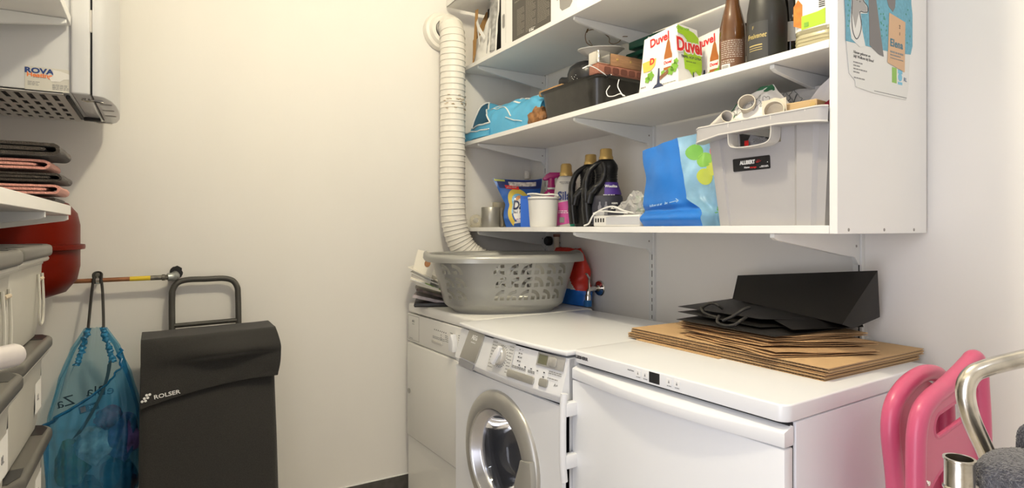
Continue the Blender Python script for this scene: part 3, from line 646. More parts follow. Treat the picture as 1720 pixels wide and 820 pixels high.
MIR = Matrix.Scale(-1, 4, (1, 0, 0))
for s, x, y, z, tz in (('eBla', .004, .034, .405, -2), ('Za', -.088, .020, .385, 12), ('k', .030, .034, .318, 0)):
    lettering(s, .046, mat('bag_ink', (.01, .03, .05), .6), BG, at(x, y, z) @ FRONT @ Matrix.Rotation(R(tz), 4, 'Z') @ MIR)
trash = ((-.068, -.006, .19, .048, .040, .075, (.10, .15, .03), 'green food carton inside the blue bag'), (-.012, -.020, .245, .052, .032, .062, (.60, .58, .54), 'white plastic wrapper inside the blue bag'), (.066, -.008, .255, .050, .040, .080, (.14, .10, .30), 'purple wrapper inside the blue bag, at its right'),
         (.028, -.012, .325, .042, .030, .038, (.40, .05, .06), 'red wrapper high in the blue bag'), (-.04, .0, .075, .066, .045, .06, (.02, .035, .03), 'dark carton at the bottom of the blue bag'), (.055, .0, .12, .055, .045, .075, (.01, .015, .045), 'dark blue packet low in the blue bag'))
for x, y, z, sx_, sy_, sz_, c, lab in trash:
    b = bmesh.new(); bmesh.ops.create_icosphere(b, subdivisions=3, radius=1)
    for v in b.verts: v.co = Vector((v.co.x * sx_, v.co.y * sy_, v.co.z * sz_)) * (1 + .3 * nz(v.co.x * 1.8 + z * 9, v.co.y * 1.8, v.co.z * 1.8))
    o = obj('packaging_waste', b, mat('waste_%d' % int(z * 1000 + x * 1000), c, .35, var=.6, vs=30), sharp=25); o.location = Vector((-.168, 2.36, .222)) + Vector((x, y, z)); tag(o, lab, 'waste', 'packaging inside the blue bag')
lbl = obj('packaging_label', prism(rect(-.026, .026, -.012, .012), 0, .002), M_BLACK, mtx=rx(60) @ rz(12)); lbl.location = (-.190, 2.325, .592); tag(lbl, 'black and orange carton end on top of the rubbish in the blue bag', 'waste')
obj('print', prism([(-.022, -.009), (-.008, -.009), (-.008, .009), (-.022, .009)], .002, .0026), mat('print_orange'), lbl, mtx=rx(60) @ rz(12)); lettering('200', .012, M_WPRINT, lbl, rx(60) @ rz(12) @ at(.009, 0, .0022))

CT = thing('shopping_cart', 'charcoal fabric shopping trolley leaning by the cream wall', 'shopping trolley', (.152, 2.21, 0))
M_FAB = mat('cart_fabric', (.022, .021, .020), .85, bump=.5, bs=900, var=.35, vs=700, stretch=(1, 1, .35), sheen=.15); M_HAN = mat('handle_grey', (.055, .052, .046), .5)
def lean(z): return -.135 + .175 * z       # front face y at height z
b = bmesh.new(); rings = []
for z, w_, d_ in ((.10, .198, .20), (.14, .203, .215), (.45, .203, .205), (.72, .200, .19), (.79, .196, .18), (.797, .190, .175)):
    y0 = lean(z); rings.append([b.verts.new((p[0], y0 + d_ / 2 + p[1], z)) for p in rrect(2 * w_, d_, .022, 4)])
for a, c in zip(rings, rings[1:]):
    for k in range(len(a)): b.faces.new((a[k], a[(k + 1) % len(a)], c[(k + 1) % len(a)], c[k]))
b.faces.new(rings[0][::-1]); b.faces.new(rings[-1])
obj('bag_body', b, M_FAB, CT)
def flap(u, v):
    x = -.198 + .402 * u
    edge = .205 - .105 * u + .055 * u * u
    L = .17 + edge; s_ = v * L
    zt_, yt = .812 + .008 * u, lean(.80)
    if s_ < .16: y, z = yt + .16 - s_, zt_ - .002 * nz(u * 4, v * 4)
    elif s_ < .185: a = (s_ - .16) / .025 * math.pi / 2; y, z = yt - .016 * math.sin(a), zt_ - .016 * (1 - math.cos(a))
    else: z = zt_ - .016 - (s_ - .185); y = yt - .016 + (z - zt_) * .12
    h = max(0, (s_ - .17) / edge)
    bulge = .022 * math.exp(-((u - .97) / .16) ** 2) * math.sin(min(1, h * 1.1) * math.pi * .8) + .046 * math.exp(-((h - .32) / (.22 if h < .32 else .11)) ** 2) * math.exp(-((u - .52 - .25 * h) / .36) ** 2) - .004 * math.exp(-((h - .62) / .2) ** 2) * math.exp(-((u - .5) / .25) ** 2)
    y -= bulge + .004 * h + .0015 * nz(u * 7, h * 5) * min(1, h * 4) ; x += .010 * math.exp(-((u - 1) / .1) ** 2) * math.sin(min(1, h) * math.pi)
    return Vector((x, y, z))
obj('flap', sheet(flap, 60, 70, .004), M_FAB, CT, sharp=60)
fe = [flap(k / 30, 1.0) + Vector((0, -.001, .001)) for k in range(31)]
obj('flap_seam', tube(fe, .0022, 6), M_FAB, CT)
def flap_near(px_, pz):   # find the flap surface point with a given x, z on its front
    best = min(((flap(u / 80, v / 80), u, v) for u in range(81) for v in range(45, 81)), key=lambda q: (q[0].x - px_) ** 2 + (q[0].z - pz) ** 2); return best[0]
fp = flap_near(-.130, .640)
LM = at(fp.x, fp.y - .0068, fp.z) @ rx(-6) @ FRONT @ rz(7)
lettering('ROLSER', .0175, M_WPRINT, CT, LM @ at(.006, 0, 0), bold=.0003, sx=1.2)
for dx, dy in ((-.062, -.004), (-.055, .004), (-.053, -.004), (-.046, .004), (-.048, .0125), (-.0395, .0125)): obj('logo_dot', prism(circ(.0040, 12, dx + .0, dy), 0, .0008, mtx=LM), M_WPRINT, CT)
hy = lambda z: lean(z) + .185 + .02
hp = [(-.108, hy(.80), .80), (-.108, hy(.92) , .92), (-.106, hy(.945), .948), (-.092, hy(.97), .972), (-.066, hy(.985), .982), (.0, hy(.985), .983), (.066, hy(.985), .982), (.092, hy(.97), .972), (.106, hy(.945), .948), (.108, hy(.92), .92), (.108, hy(.80), .80)]
obj('handle', tube(smooth(hp, 6), .0105, 14), M_HAN, CT)
obj('handle_bar', tube([(-.108, hy(.825), .822), (.108, hy(.825), .826)], .0085, 12), M_HAN, CT)
for sx in (-1, 1):
    obj('frame_rod', tube([(sx * .112, hy(.95) - .002, .945), (sx * .112, hy(.06), .06)], .0045, 10), M_CHROME, CT)
    wl_ = obj('wheel', lathe([(.075, -.012), (.082, -.009), (.082, .009), (.075, .012), (.03, .008), (.012, .012), (0, .012)], 28, mtx=at(sx * .21, .09, .082) @ ry(90)), M_BLACK, CT)
obj('axle', tube([(-.21, .09, .082), (.21, .09, .082)], .006, 8), M_CHROME, CT)
obj('base_foot', box(-.15, .15, -.10, .09, .0, .10, .01), M_BLACK, CT)

# ================================================================ on top of the machines
TZ = TOP
# ---- laundry basket: oval, arches cut right through the walls
BK = thing('laundry_basket', 'silver oval plastic laundry basket with arched holes on the dryer', 'laundry basket', (1.185, 2.035, TZ), -21)
M_BASK = mat('basket_silver', (.34, .34, .32), .30, metal=.35, bump=.03, bs=80)
A_, B_, AB, BB, HB = .285, .200, .228, .150, .206
def plan(t, a, b_, n=2.7):
    c, s_ = math.cos(t), math.sin(t); return (a * math.copysign(abs(c) ** (2 / n), c), b_ * math.copysign(abs(s_) ** (2 / n), s_))
NT = 720; ref = [plan(2 * math.pi * k / NT - math.pi / 2, .27, .18) for k in range(NT + 1)]; cum = [0]
for p, q in zip(ref, ref[1:]): cum.append(cum[-1] + math.hypot(q[0] - p[0], q[1] - p[1]))
PER = cum[-1]
def plan_s(s, h):   # s along the reference outline from the middle of the front, h 0 floor .. 1 rim
    s %= PER
    lo, hi = 0, NT
    while hi - lo > 1:
        m_ = (lo + hi) // 2
        if cum[m_] <= s: lo = m_
        else: hi = m_
    t = 2 * math.pi * (lo + (s - cum[lo]) / max(1e-9, cum[hi] - cum[lo])) / NT - math.pi / 2
    g = min(1, h / .16); rnd = .86 + .14 * math.sin(g * math.pi / 2) if h < .16 else 1
    a = (AB + (A_ - AB) * h) * rnd; b_ = (BB + (B_ - BB) * h) * rnd
    x, y = plan(t, a, b_); return Vector((x, y, .006 + (HB - .006) * h if h > 0 else 0))
CW, CH = .0505, .0470
def sdf(s, z):     # negative inside a hole
    best = 9
    for r_ in range(3):
        z0 = .048 + r_ * (CH + .003)
        if not (z0 - .01 < z < z0 + CH + .01): continue
        v = z - z0
        for blk, c0, n_ in ((-.068, 0, 6), (-.272, 0, 2), (PER / 2 - .16, 0, 6), (PER - .44 - .16, 0, 0)):
            for k in range(n_):
                s0 = blk + k * CW + (.006 if (r_ == 1) else 0); u = (s - s0 + PER / 2) % PER - PER / 2
                if not (-.02 < u < CW + .02): continue
                flip = (n_ == 6 and k < 3) if blk < 1 else k % 2 == 0; uu = CW - .006 - u if flip else u
                rr = math.hypot(uu - .003, v - .004); d1 = max(abs(rr - .0335) - .0068, .003 - uu, .004 - v)
                qx, qy = abs(uu - .0115) - .0085, abs(v - .0115) - .0075; d2 = max(qx, qy)
                d3 = max(abs(rr - .019 - .03) - .002, 9)
                best = min(best, d1, d2)
    return best
NS, NH = 560, 66; b = bmesh.new(); VV = []
for i_ in range(NS):
    col_ = []
    for j_ in range(NH + 1):
        s_, h_ = PER * i_ / NS, j_ / NH; z_ = HB * h_
        if .03 < z_ < .2:
            e = .0012; d0 = sdf(s_, z_)
            if abs(d0) < .0019:
                gx, gz = (sdf(s_ + e, z_) - sdf(s_ - e, z_)) / (2 * e), (sdf(s_, z_ + e) - sdf(s_, z_ - e)) / (2 * e); g2 = gx * gx + gz * gz
                if .2 < g2 < 4: s_ -= d0 * gx / g2; z_ -= d0 * gz / g2; h_ = z_ / HB
        col_.append((b.verts.new(plan_s(s_, h_)), s_, z_))
    VV.append(col_)
for i_ in range(NS):
    for j_ in range(NH):
        q = (VV[i_][j_], VV[(i_ + 1) % NS][j_], VV[(i_ + 1) % NS][j_ + 1], VV[i_][j_ + 1])
        sc = sum(((p[1] - q[0][1] + PER / 2) % PER - PER / 2) for p in q) / 4 + q[0][1]; zc = sum(p[2] for p in q) / 4
        if sdf(sc, zc) < 0: continue
        b.faces.new([p[0] for p in q])
b.faces.new([VV[i_][0][0] for i_ in range(NS)][::-1])
bmesh.ops.delete(b, geom=[v for v in b.verts if not v.link_faces], context='VERTS')
bmesh.ops.recalc_face_normals(b, faces=b.faces[:]); solid(b, .0022)
obj('basket_body', b, M_BASK, BK, sharp=50)
def rim(u, v):
    prof = [(-.004, -.004), (.004, .016), (.012, .0195), (.022, .018), (.029, .010), (.031, -.008)]
    f = v * (len(prof) - 1); k = min(int(f), len(prof) - 2); t = f - k; o_ = prof[k][0] * (1 - t) + prof[k + 1][0] * t; z = prof[k][1] * (1 - t) + prof[k + 1][1] * t
    x, y = plan(2 * math.pi * u, A_ + o_, B_ + o_)
    dip = .012 * math.exp(-(((u + .5) % 1 - .5 + (.0)) / .035) ** 2) + .012 * math.exp(-((u - .5) / .035) ** 2)
    return Vector((x, y, HB + z + (dip if v > .55 else 0)))
obj('rim', sheet(rim, 160, 14, .002), M_BASK, BK, sharp=60)
for sx in (-1, 1):
    obj('grip_shadow', prism([(sx * (A_ * .955), y_ , ) for y_ in (-.05, .05)] + [(sx * (A_ * .955 - .001), .05), (sx * (A_ * .955 - .001), -.05)], .170, .200), M_DARK, BK) if False else None
# clothes in the basket
# ---- papers beside the basket
cd = thing('document_case', 'flat black case at the bottom of the paper pile beside the basket', 'case', (1.02, 2.335, TZ), -24)
obj('case_shell', box(-.085, .085, -.10, .08, 0, .017, .004), M_BLACK, cd); obj('case_lip', box(-.086, .086, -.101, .081, .006, .009, .001), mat('case_edge', (.06, .06, .06), .4), cd)
def slab(name, label, cat, loc, rot, w_, d_, t_, m, edge=None, curl=0, seed=0):
    def f(u, v): x, y = w_ * (u - .5), d_ * (v - .5); return Vector((x, y, curl * ((u - .5) ** 2 * 4 - .3) * t_ * 4 + .001 * nz(u * 3 + seed, v * 3)))
    o = obj(name, sheet(f, 10, 10, t_), m); o.location = loc; o.rotation_euler = tuple(R(a) for a in rot); tag(o, label, cat, 'papers piled beside the basket'); return o
M_MAG1 = mat('magazine_dark', (.09, .06, .05), .35, var=.7, vs=30); M_MAG2 = mat('magazine_green', (.22, .36, .08), .4, var=.6, vs=25)
slab('magazine', 'dark glossy magazine lying on the black case', 'magazine', (1.008, 2.335, TZ + .034), (0, 13, -28), .15, .16, .012, mat('magazine_grey', (.42, .37, .38), .4, var=.3, vs=40), seed=1)
slab('magazine', 'brown magazine tilted on the paper pile', 'magazine', (1.012, 2.34, TZ + .055), (0, 17, -20), .145, .15, .010, M_MAG1, seed=2)
slab('magazine', 'green leaflet peeking out against the basket', 'magazine', (1.032, 2.335, TZ + .071), (0, 24, -15), .13, .14, .004, M_MAG2, seed=3)
slab('envelope', 'white envelope tilted above the magazines', 'envelope', (.985, 2.345, TZ + .094), (0, 20, -30), .125, .12, .004, M_PAPER, seed=4)
slab('envelope', 'pale grey letter lying over the white envelope', 'envelope', (.980, 2.35, TZ + .117), (0, 24, -26), .125, .11, .003, mat('paper_grey', (.70, .69, .66), .6), seed=5)
slab('envelope', 'opened letter with dark window at the left tip of the pile', 'envelope', (.972, 2.35, TZ + .137), (0, 26, -34), .12, .11, .003, mat('paper_cream', (.80, .77, .70), .6), seed=6)
cdo = slab('greeting_card', 'upright cream card with a brown oval wedged against the basket', 'card', (.962, 2.32, TZ + .160), (78, 12, -32), .085, .14, .0015, mat('card_cream', (.82, .78, .68), .6), seed=7)
print_(circ(.016, 18, .012, .02, .8, 1), mat('print_brown', (.32, .14, .05), .5), cdo, at(0, 0, .0018), 'picture')
# ---- washing powder bag behind the basket
PB = thing('powder_bag', 'red white and blue plastic bag slumped behind the basket by the tap', 'bag', (1.545, 2.085, TZ), -90)
M_PR = mat('bag_red', (.62, .035, .02), .4, bump=.3, bs=25, bdist=.006); M_PW = mat('bag_white', (.80, .78, .76), .4, bump=.3, bs=25, bdist=.006); M_PB = mat('bag_blue', (.02, .16, .58), .35, bump=.3, bs=25, bdist=.006)
b = bmesh.new(); nu_, nv_ = 120, 80; G = []
for i_ in range(nu_):
    a = 2 * math.pi * i_ / nu_; row = []
    for j_ in range(nv_ + 1):
        h = j_ / nv_; wd = .140 - .02 * h - .07 * max(0, h - .72) ** 1.2 * 2; dp = .048 * math.sin(math.pi * min(1, (h * .80 + .20))) ** .7 + .004
        x, y = plan(a, wd, dp, 2.4); f = 1 + .12 * nz(x * 18, h * 5, y * 20)
        row.append(b.verts.new((x * f, y * f, .238 * h + .012 * nz(a * 2, h * 3) * h)))
    G.append(row)
for i_ in range(nu_):
    for j_ in range(nv_):
        f = b.faces.new((G[i_][j_], G[(i_ + 1) % nu_][j_], G[(i_ + 1) % nu_][j_ + 1], G[i_][j_ + 1])); c = f.calc_center_median(); h = j_ / nv_
        f.material_index = 2 if c.z < .072 - .1 * abs(c.x - .03) + .25 * max(0, .02 - abs(c.x - .012)) * -1 else (1 if (-.01 < c.x < .045 + .16 * (.62 - h) and h < .74) or (c.x < -.108 and h > .8) else 0)
b.faces.new([G[i_][0] for i_ in range(nu_)][::-1]); b.faces.new([G[i_][nv_] for i_ in range(nu_)])
obj('sack', b, [M_PR, M_PW, M_PB], PB, sharp=50)
# ---- tap
TP = thing('wall_tap', 'chrome washing machine tap with round wall plate on the right wall', 'tap', (1.607, 1.948, .905))
obj('wall_plate', lathe([(0, .014), (.010, .014), (.014, .008), (.030, .004), (.033, 0)], 28, mtx=at(0, 0, .012) @ ry(-90)), M_CHROME, TP)
obj('tap_body', tube(smooth([(-.004, 0, .012), (-.045, -.005, .012), (-.066, -.01, .008), (-.072, -.012, -.018)], 6), .0095, 14), M_CHROME, TP)
obj('tap_handle', tube(smooth([(-.066, -.012, .012), (-.068, -.014, .04), (-.072, -.018, .058), (-.088, -.022, .078)], 5), [.006] * 5 + [.005] * 5 + [.007] * 6, 10, flat=.7), M_CHROME, TP)
obj('nozzle', lathe([(.0125, 0), (.0125, .022), (.010, .026)], 18, mtx=at(-.072, -.012, -.035)), M_CHROME, TP)
obj('hose_nut', lathe([(.0165, -.022), (.0175, .0), (.014, .004), (0, .004)], 12, mtx=at(-.072, -.012, -.037)), mat('nut_blue', (.03, .17, .45), .4), TP)
obj('inlet_hose', tube(smooth([(-.072, -.012, -.056), (-.071, -.014, -.0585)], 3), .012, 12), mat('hose_grey', (.4, .4, .4), .5), TP)
# ---- valve and pipe stub under the shelf
VA = thing('stop_valve', 'black round valve knob with pale pipe stub under the lowest shelf', 'valve', (1.608, 2.27, 1.11))
obj('knob', lathe([(0, .034), (.018, .034), (.022, .028), (.022, .010), (.008, .008), (.008, 0)], 24, mtx=at(0, .032, .002) @ ry(-90)), M_BLACK, VA)
obj('pipe_stub', tube([(-.018, -.032, -.04), (-.018, -.032, .022)], .013, 14), mat('pipe_cream', (.72, .62, .50), .5), VA); obj('pipe_cap', lathe([(0, .012), (.016, .012), (.016, 0)], 14, mtx=at(-.018, -.032, .022)), mat('cap_brown', (.25, .10, .06), .5), VA)
obj('pipe_bracket', box(-.022, 0, -.036, -.028, -.01, -.002), M_SCREW, VA)
# ---- flattened cardboard boxes on the freezer
M_CARD = mat('cardboard', (.56, .365, .185), .8, bump=.1, bs=150, var=.06, vs=14); M_CARDE = mat('cardboard_edge', (.48, .34, .20), .85)
def flatbox(label, z0, x0, x1, ys, seed, notch=0):
    """one flattened carton: upper and lower panel, each split into flaps at ys (far to near), flutes showing at the front and near ends"""
    t = thing('flattened_carton', label, 'cardboard box', ((x0 + x1) / 2, (ys[0] + ys[-1]) / 2, z0), 0, 'flattened cartons on the freezer'); L = at(-(x0 + x1) / 2, -(ys[0] + ys[-1]) / 2, -z0)
    th = .0062
    for lay in range(2):
        zb = z0 + lay * (th + .0006)
        for a, c in zip(ys, ys[1:]):
            dx = .004 * nz(seed + lay, a * 9)
            xa = x0 + dx
            pn = obj('panel', box(xa, x1, c + .0008, a, zb + th - .0011, zb + th, mtx=L), M_CARD, t)
            obj('liner', box(xa, x1, c + .0008, a, zb, zb + .0011, mtx=L), M_CARD, pn)
            n_ = max(8, int((a - c) / .0075)); wv = []
            for k in range(n_ * 6 + 1):
                yy = c + .0008 + (a - c - .0008) * k / (n_ * 6); zz = zb + th / 2 + (th / 2 - .0012) * math.sin(k / 6 * 2 * math.pi); wv.append((yy, zz))
            bw = bmesh.new(); A = [bw.verts.new((xa + .0004, p[0], p[1])) for p in wv]; C = [bw.verts.new((x1 - .004, p[0], p[1])) for p in wv]
            for k in range(len(A) - 1): bw.faces.new((A[k], A[k + 1], C[k + 1], C[k]))
            merge_ = merge(bmesh.new(), bw, L); obj('fluting', merge_, M_CARDE, pn, kind='stuff')
            obj('dark_core', box(xa + .012, x1 - .012, c + .002, a - .002, zb + .0012, zb + th - .0012, mtx=L), mat('core_brown', (.16, .10, .055), .9), pn)
    return t
flatbox('flattened brown carton lying directly on the freezer lid', TOP + .0047, 1.188, 1.585, [1.31, .985, .712], 1)
flatbox('flattened brown carton on top of the other carton, under the paper bags', TOP + .0047 + .0145, 1.192, 1.592, [1.300, .975, .706], 4)
CZ = TOP + .0047 + .0290
strip = obj('carton_strip', box(1.172, 1.20, .97, 1.26, TOP + .0048, TOP + .0062), M_CARD); tag(strip, 'thin cardboard tongue sticking out under the cartons on the freezer', 'cardboard strip'); strip.location.z = 0.0
# ---- brown paper bags, folded flat
M_KRAFT = mat('kraft_paper', (.50, .31, .155), .75, bump=.15, bs=30, var=.1, vs=20); M_BPAPER = mat('black_paper', (.0065, .0055, .0045), .5, bump=.06, bs=40)
def paperbag(label, poly, z, seed, layers, m=M_KRAFT, name='paper_bag', amp=.006, group='folded brown paper bags on the cartons', cat='paper bag', gap=.0035):
    cx = sum(p[0] for p in poly) / 4; cy = sum(p[1] for p in poly) / 4
    t = thing(name, label, cat, (cx, cy, z), 0, group)
    for l_ in range(layers):
        sh_ = .010 * l_
        def f(u, v):
            p = [Vector((q[0] - cx, q[1] - cy, 0)) for q in poly]; a = p[0].lerp(p[1], u); c = p[3].lerp(p[2], u); w_ = a.lerp(c, v)
            w_.x += sh_ * (v < .5) * (1 - 2 * v) + .006 * nz(u * 5 + seed, l_ * 3.1)
            ed = max(abs(u - .5), abs(v - .5)) * 2
            w_.z = .0015 + l_ * gap + amp * max(0, nz(u * 2.3 + seed + l_ * .7, v * 2.3, l_) + .1) * ed
            return w_
        obj('paper_layer', sheet(f, 26, 16, .0008), m, t, sharp=60)
    return t
paperbag('crumpled brown paper bag, lowest of the paper bags on the cartons', [(1.225, 1.13), (1.175, .83), (1.42, .72), (1.52, 1.02)], CZ, 2, 3)
paperbag('brown paper bag folded in the middle of the paper bag pile', [(1.235, 1.16), (1.215, .88), (1.46, .745), (1.54, 1.05)], CZ + .012, 5, 3)
paperbag('pale brown paper bag with curled edge just below the black bag', [(1.235, 1.165), (1.235, .865), (1.50, .79), (1.56, 1.09)], CZ + .024, 8, 3)
# ---- black gift bag: mouth towards the room, base standing against the wall
KB = thing('black_paper_bag', 'large black paper carrier bag with cord handles lying on the brown bags', 'paper bag', (1.42, 1.0, CZ + .036)); KL = at(-1.42, -1.0, -(CZ + .036))
kz = CZ + .036
def quad(name, p, th=.001, bend=0, nu=16, nv=8, par=KB):
    p = [Vector(q) for q in p]
    def f(u, v):
        q = p[0].lerp(p[1], u).lerp(p[3].lerp(p[2], u), v); q.z += bend * math.sin(u * math.pi) * math.sin(v * math.pi); return q
    return obj(name, sheet(f, nu, nv, th), M_BPAPER, par, mtx=KL, sharp=30)
quad('lower_panel', [(1.225, 1.155, kz + .004), (1.235, .86, kz + .001), (1.545, .83, kz + .004), (1.56, 1.20, kz + .004)], bend=.006)
quad('middle_panel', [(1.262, 1.185, kz + .019), (1.275, .93, kz + .010), (1.53, .82, kz + .012), (1.56, 1.21, kz + .012)], bend=.004)
quad('upper_panel', [(1.300, 1.22, kz + .027), (1.300, .95, kz + .026), (1.50, .82, kz + .022), (1.545, 1.20, kz + .040)], bend=.008)
quad('gusset', [(1.34, .95, kz + .027), (1.30, .86, kz + .012), (1.50, .80, kz + .010), (1.52, .82, kz + .03)])
quad('base_front', [(1.470, 1.165, kz + .044), (1.415, .805, kz + .022), (1.515, .775, kz + .150), (1.545, 1.205, kz + .108)], bend=.006)
quad('base_side', [(1.415, .805, kz + .022), (1.440, .792, kz + .012), (1.575, .800, kz + .028), (1.515, .775, kz + .150)], nu=6)
quad('base_back', [(1.580, 1.20, kz + .012), (1.575, .800, kz + .028), (1.515, .775, kz + .150), (1.545, 1.205, kz + .108)])
def cord(p): obj('cord_handle', tube(smooth(p, 8), .0042, 10, mtx=KL), M_CORD, KB)
cord([(1.31, 1.135, kz + .020), (1.295, 1.125, kz + .035), (1.30, 1.10, kz + .049), (1.30, 1.078, kz + .046), (1.315, 1.075, kz + .036)]); cord([(1.295, 1.13, kz + .034), (1.285, 1.115, kz + .024), (1.285, 1.09, kz + .017), (1.29, 1.06, kz + .014)])
cord([(1.31, .985, kz + .050), (1.295, .99, kz + .046), (1.275, 1.01, kz + .026), (1.26, 1.03, kz + .013)]); cord([(1.265, 1.045, kz + .024), (1.247, 1.035, kz + .010), (1.243, 1.01, kz + .005), (1.25, .985, kz + .010), (1.265, .975, kz + .022), (1.285, .975, kz + .029)])
# ================================================================ right front: folded pink chair, chrome frame, grey wool
PC = thing('folding_chair', 'pink plastic folding chair folded flat beside the freezer', 'chair', (1.22, .52, 0))
M_PINK = mat('pink_plastic', (.58, .095, .19), .33, coat=.15, bump=.02, bs=200)
CL = at(-1.22, -.52, 0)
def rail(pts, r, nm, flat=1): return obj(nm, tube(smooth(pts, 8), r, 14, mtx=CL, flat=flat), M_PINK, PC)
yF, yR = .487, .556
rail([(1.078, yF, .0), (1.074, yF, .45), (1.070, yF, .78), (1.074, yF, .835), (1.088, yF, .864), (1.12, yF, .881), (1.17, yF, .894), (1.23, yF, .913), (1.262, yF, .925), (1.283, yF, .932), (1.298, yF, .918), (1.307, yF, .87), (1.315, yF, .80), (1.325, yF, .45), (1.335, yF, .0)], .0150, 'back_frame')
# backrest sheet with slot and arched lower edge
b = bmesh.new(); nx_, nz_ = 60, 60
def xlim(z): return 1.076, 1.316
def inhole(x, z):
    cx, cz, hw, hh = 1.214, .842, .082, .021; zz = z - (cz + (x - cx) * .17); xx = x - cx
    dx = max(0, abs(xx) - (hw - hh)); return math.hypot(dx, zz) - hh
def arch(x, z): return z - (.650 + .112 * max(0, 1 - ((x - 1.20) / .115) ** 2) ** .5)   # >0 above the arch
V = [[None] * (nz_ + 1) for _ in range(nx_ + 1)]
for i_ in range(nx_ + 1):
    for j_ in range(nz_ + 1):
        x = 1.076 + .24 * i_ / nx_; zt_ = .884 + (x - 1.076) * .18 - max(0, 1.112 - x) * .9; z = .60 + (zt_ - .60) * j_ / nz_
        d_ = inhole(x, z)
        if abs(d_) < .0035: g = Vector((inhole(x + .001, z) - inhole(x - .001, z), inhole(x, z + .001) - inhole(x, z - .001))) / .002; x -= d_ * g.x; z -= d_ * g.y
        d_ = arch(x, z)
        if abs(d_) < .0035 and z > .652: z -= d_
        V[i_][j_] = b.verts.new((x, yF + .004, z))
for i_ in range(nx_):
    for j_ in range(nz_):
        q = (V[i_][j_], V[i_ + 1][j_], V[i_ + 1][j_ + 1], V[i_][j_ + 1]); c = sum((v.co for v in q), Vector()) / 4
        if inhole(c.x, c.z) < 0 or (arch(c.x, c.z) < 0 and 1.09 < c.x < 1.31): continue
        b.faces.new(q)
bmesh.ops.delete(b, geom=[v for v in b.verts if not v.link_faces], context='VERTS'); bmesh.ops.recalc_face_normals(b, faces=b.faces[:]); solid(b, .005)
bp_ = obj('backrest', b, M_PINK, PC, mtx=CL)
sl_ = []
for k in range(40):
    a = 2 * math.pi * k / 40; x = 1.214 + .061 * (1 if math.cos(a) > 0 else -1) + .021 * math.cos(a); z = .842 + (x - 1.214) * .17 + .021 * math.sin(a); sl_.append((x, yF + .002, z))
obj('slot_rim', tube(sl_, .0045, 8, closed=True, mtx=CL), M_PINK, bp_)
ar_ = [(1.20 + .113 * math.cos(R(180 - 180 * k / 24)), yF + .002, .650 + .112 * math.sin(R(180 * k / 24)) * .99) for k in range(25)]
obj('arch_rim', tube(ar_, .0045, 8, mtx=CL), M_PINK, bp_)
rail([(1.185, yR, .0), (1.165, yR, .40), (1.148, yR, .70), (1.130, yR, .815), (1.142, yR, .850), (1.175, yR, .874), (1.22, yR, .889), (1.27, yR, .892), (1.315, yR, .878), (1.335, yR, .84), (1.345, yR, .70), (1.37, yR, .0)], .0155, 'seat_frame')
obj('seat', sheet(lambda u, v: Vector((1.145 + .195 * u - .01 * (1 - v) * u, yR + .006, .50 + (.325 + .055 * math.sin(u * math.pi) ** .6) * v)), 10, 10, .006, ), M_PINK, PC, mtx=CL)
obj('hinge_pin', lathe([(0, .003), (.004, .003), (.005, 0)], 10, mtx=CL @ at(1.0905, yF - .008, .748) @ rx(90)), M_CHROME, PC)
M_CHR2 = mat('worn_chrome', (.70, .66, .58), .22, metal=1, bump=.5, bs=45, var=.25, vs=30, bdist=.001)
CF = thing('chrome_frame', 'worn bent chrome tube frame at the right edge before the pink chair', 'tube frame', (.85, .33, .0)); FL_ = at(-.85, -.33, 0)
obj('bent_tube', tube(smooth([(1.00, .27, 1.018), (.95, .304, 1.004), (.905, .332, .990), (.893, .340, .983), (.886, .344, .972), (.884, .345, .958), (.889, .342, .93), (.910, .328, .870), (.93, .315, .80), (.95, .30, .70), (.95, .30, .0)], 6), .0108, 18, mtx=FL_), M_CHR2, CF)
ut = obj('upright_tube', lathe([(.0, .80), (.0142, .80), (.0142, .911), (.0155, .912), (.0155, .914), (.0128, .914), (.0128, .85), (0, .85)], 28, mtx=FL_ @ at(.762, .303, 0)), M_CHR2, CF)
obj('tube_lower', lathe([(.0146, 0), (.0146, .878), (.0158, .880), (.0158, .8815), (.0142, .883)], 28, mtx=FL_ @ at(.762, .303, 0)), M_CHR2, CF)
obj('seat_plate', box(.76, 1.0, .20, .32, .855, .861, .002, mtx=FL_), M_CHR2, CF)
M_WOOL = mat('grey_wool', (.085, .082, .095), 1, bump=1, bs=350, var=.4, vs=220, sheen=.5, bdist=.006)
def wool(label, loc, rr, seed):
    b = bmesh.new(); bmesh.ops.create_icosphere(b, subdivisions=6, radius=1)
    for v in b.verts:
        n_ = v.co.normalized(); k = 1 + .05 * nz(n_.x * 2 + seed, n_.y * 2, n_.z * 2) + .045 * nz(n_.x * 22, n_.y * 22 + seed, n_.z * 22) + .03 * nz(n_.x * 50, n_.y * 50, n_.z * 50 + seed)
        s_ = 3.0; q = [math.copysign(abs(c) ** (2 / s_), c) for c in n_]; v.co = Vector((q[0] * rr[0], q[1] * rr[1], q[2] * rr[2])) * k
    o = obj('wool_pad', b, M_WOOL, sharp=80); o.location = loc; tag(o, label, 'wool pad', 'grey woolly pads at the right edge'); return o
wool('larger dark grey woolly pad lying on the chrome frame at lower right', (.845, .272, .886), (.056, .038, .024), 1)
wool('smaller dark grey woolly pad behind the larger one, cut by right edge', (.958, .292, .893), (.036, .02, .030), 2)
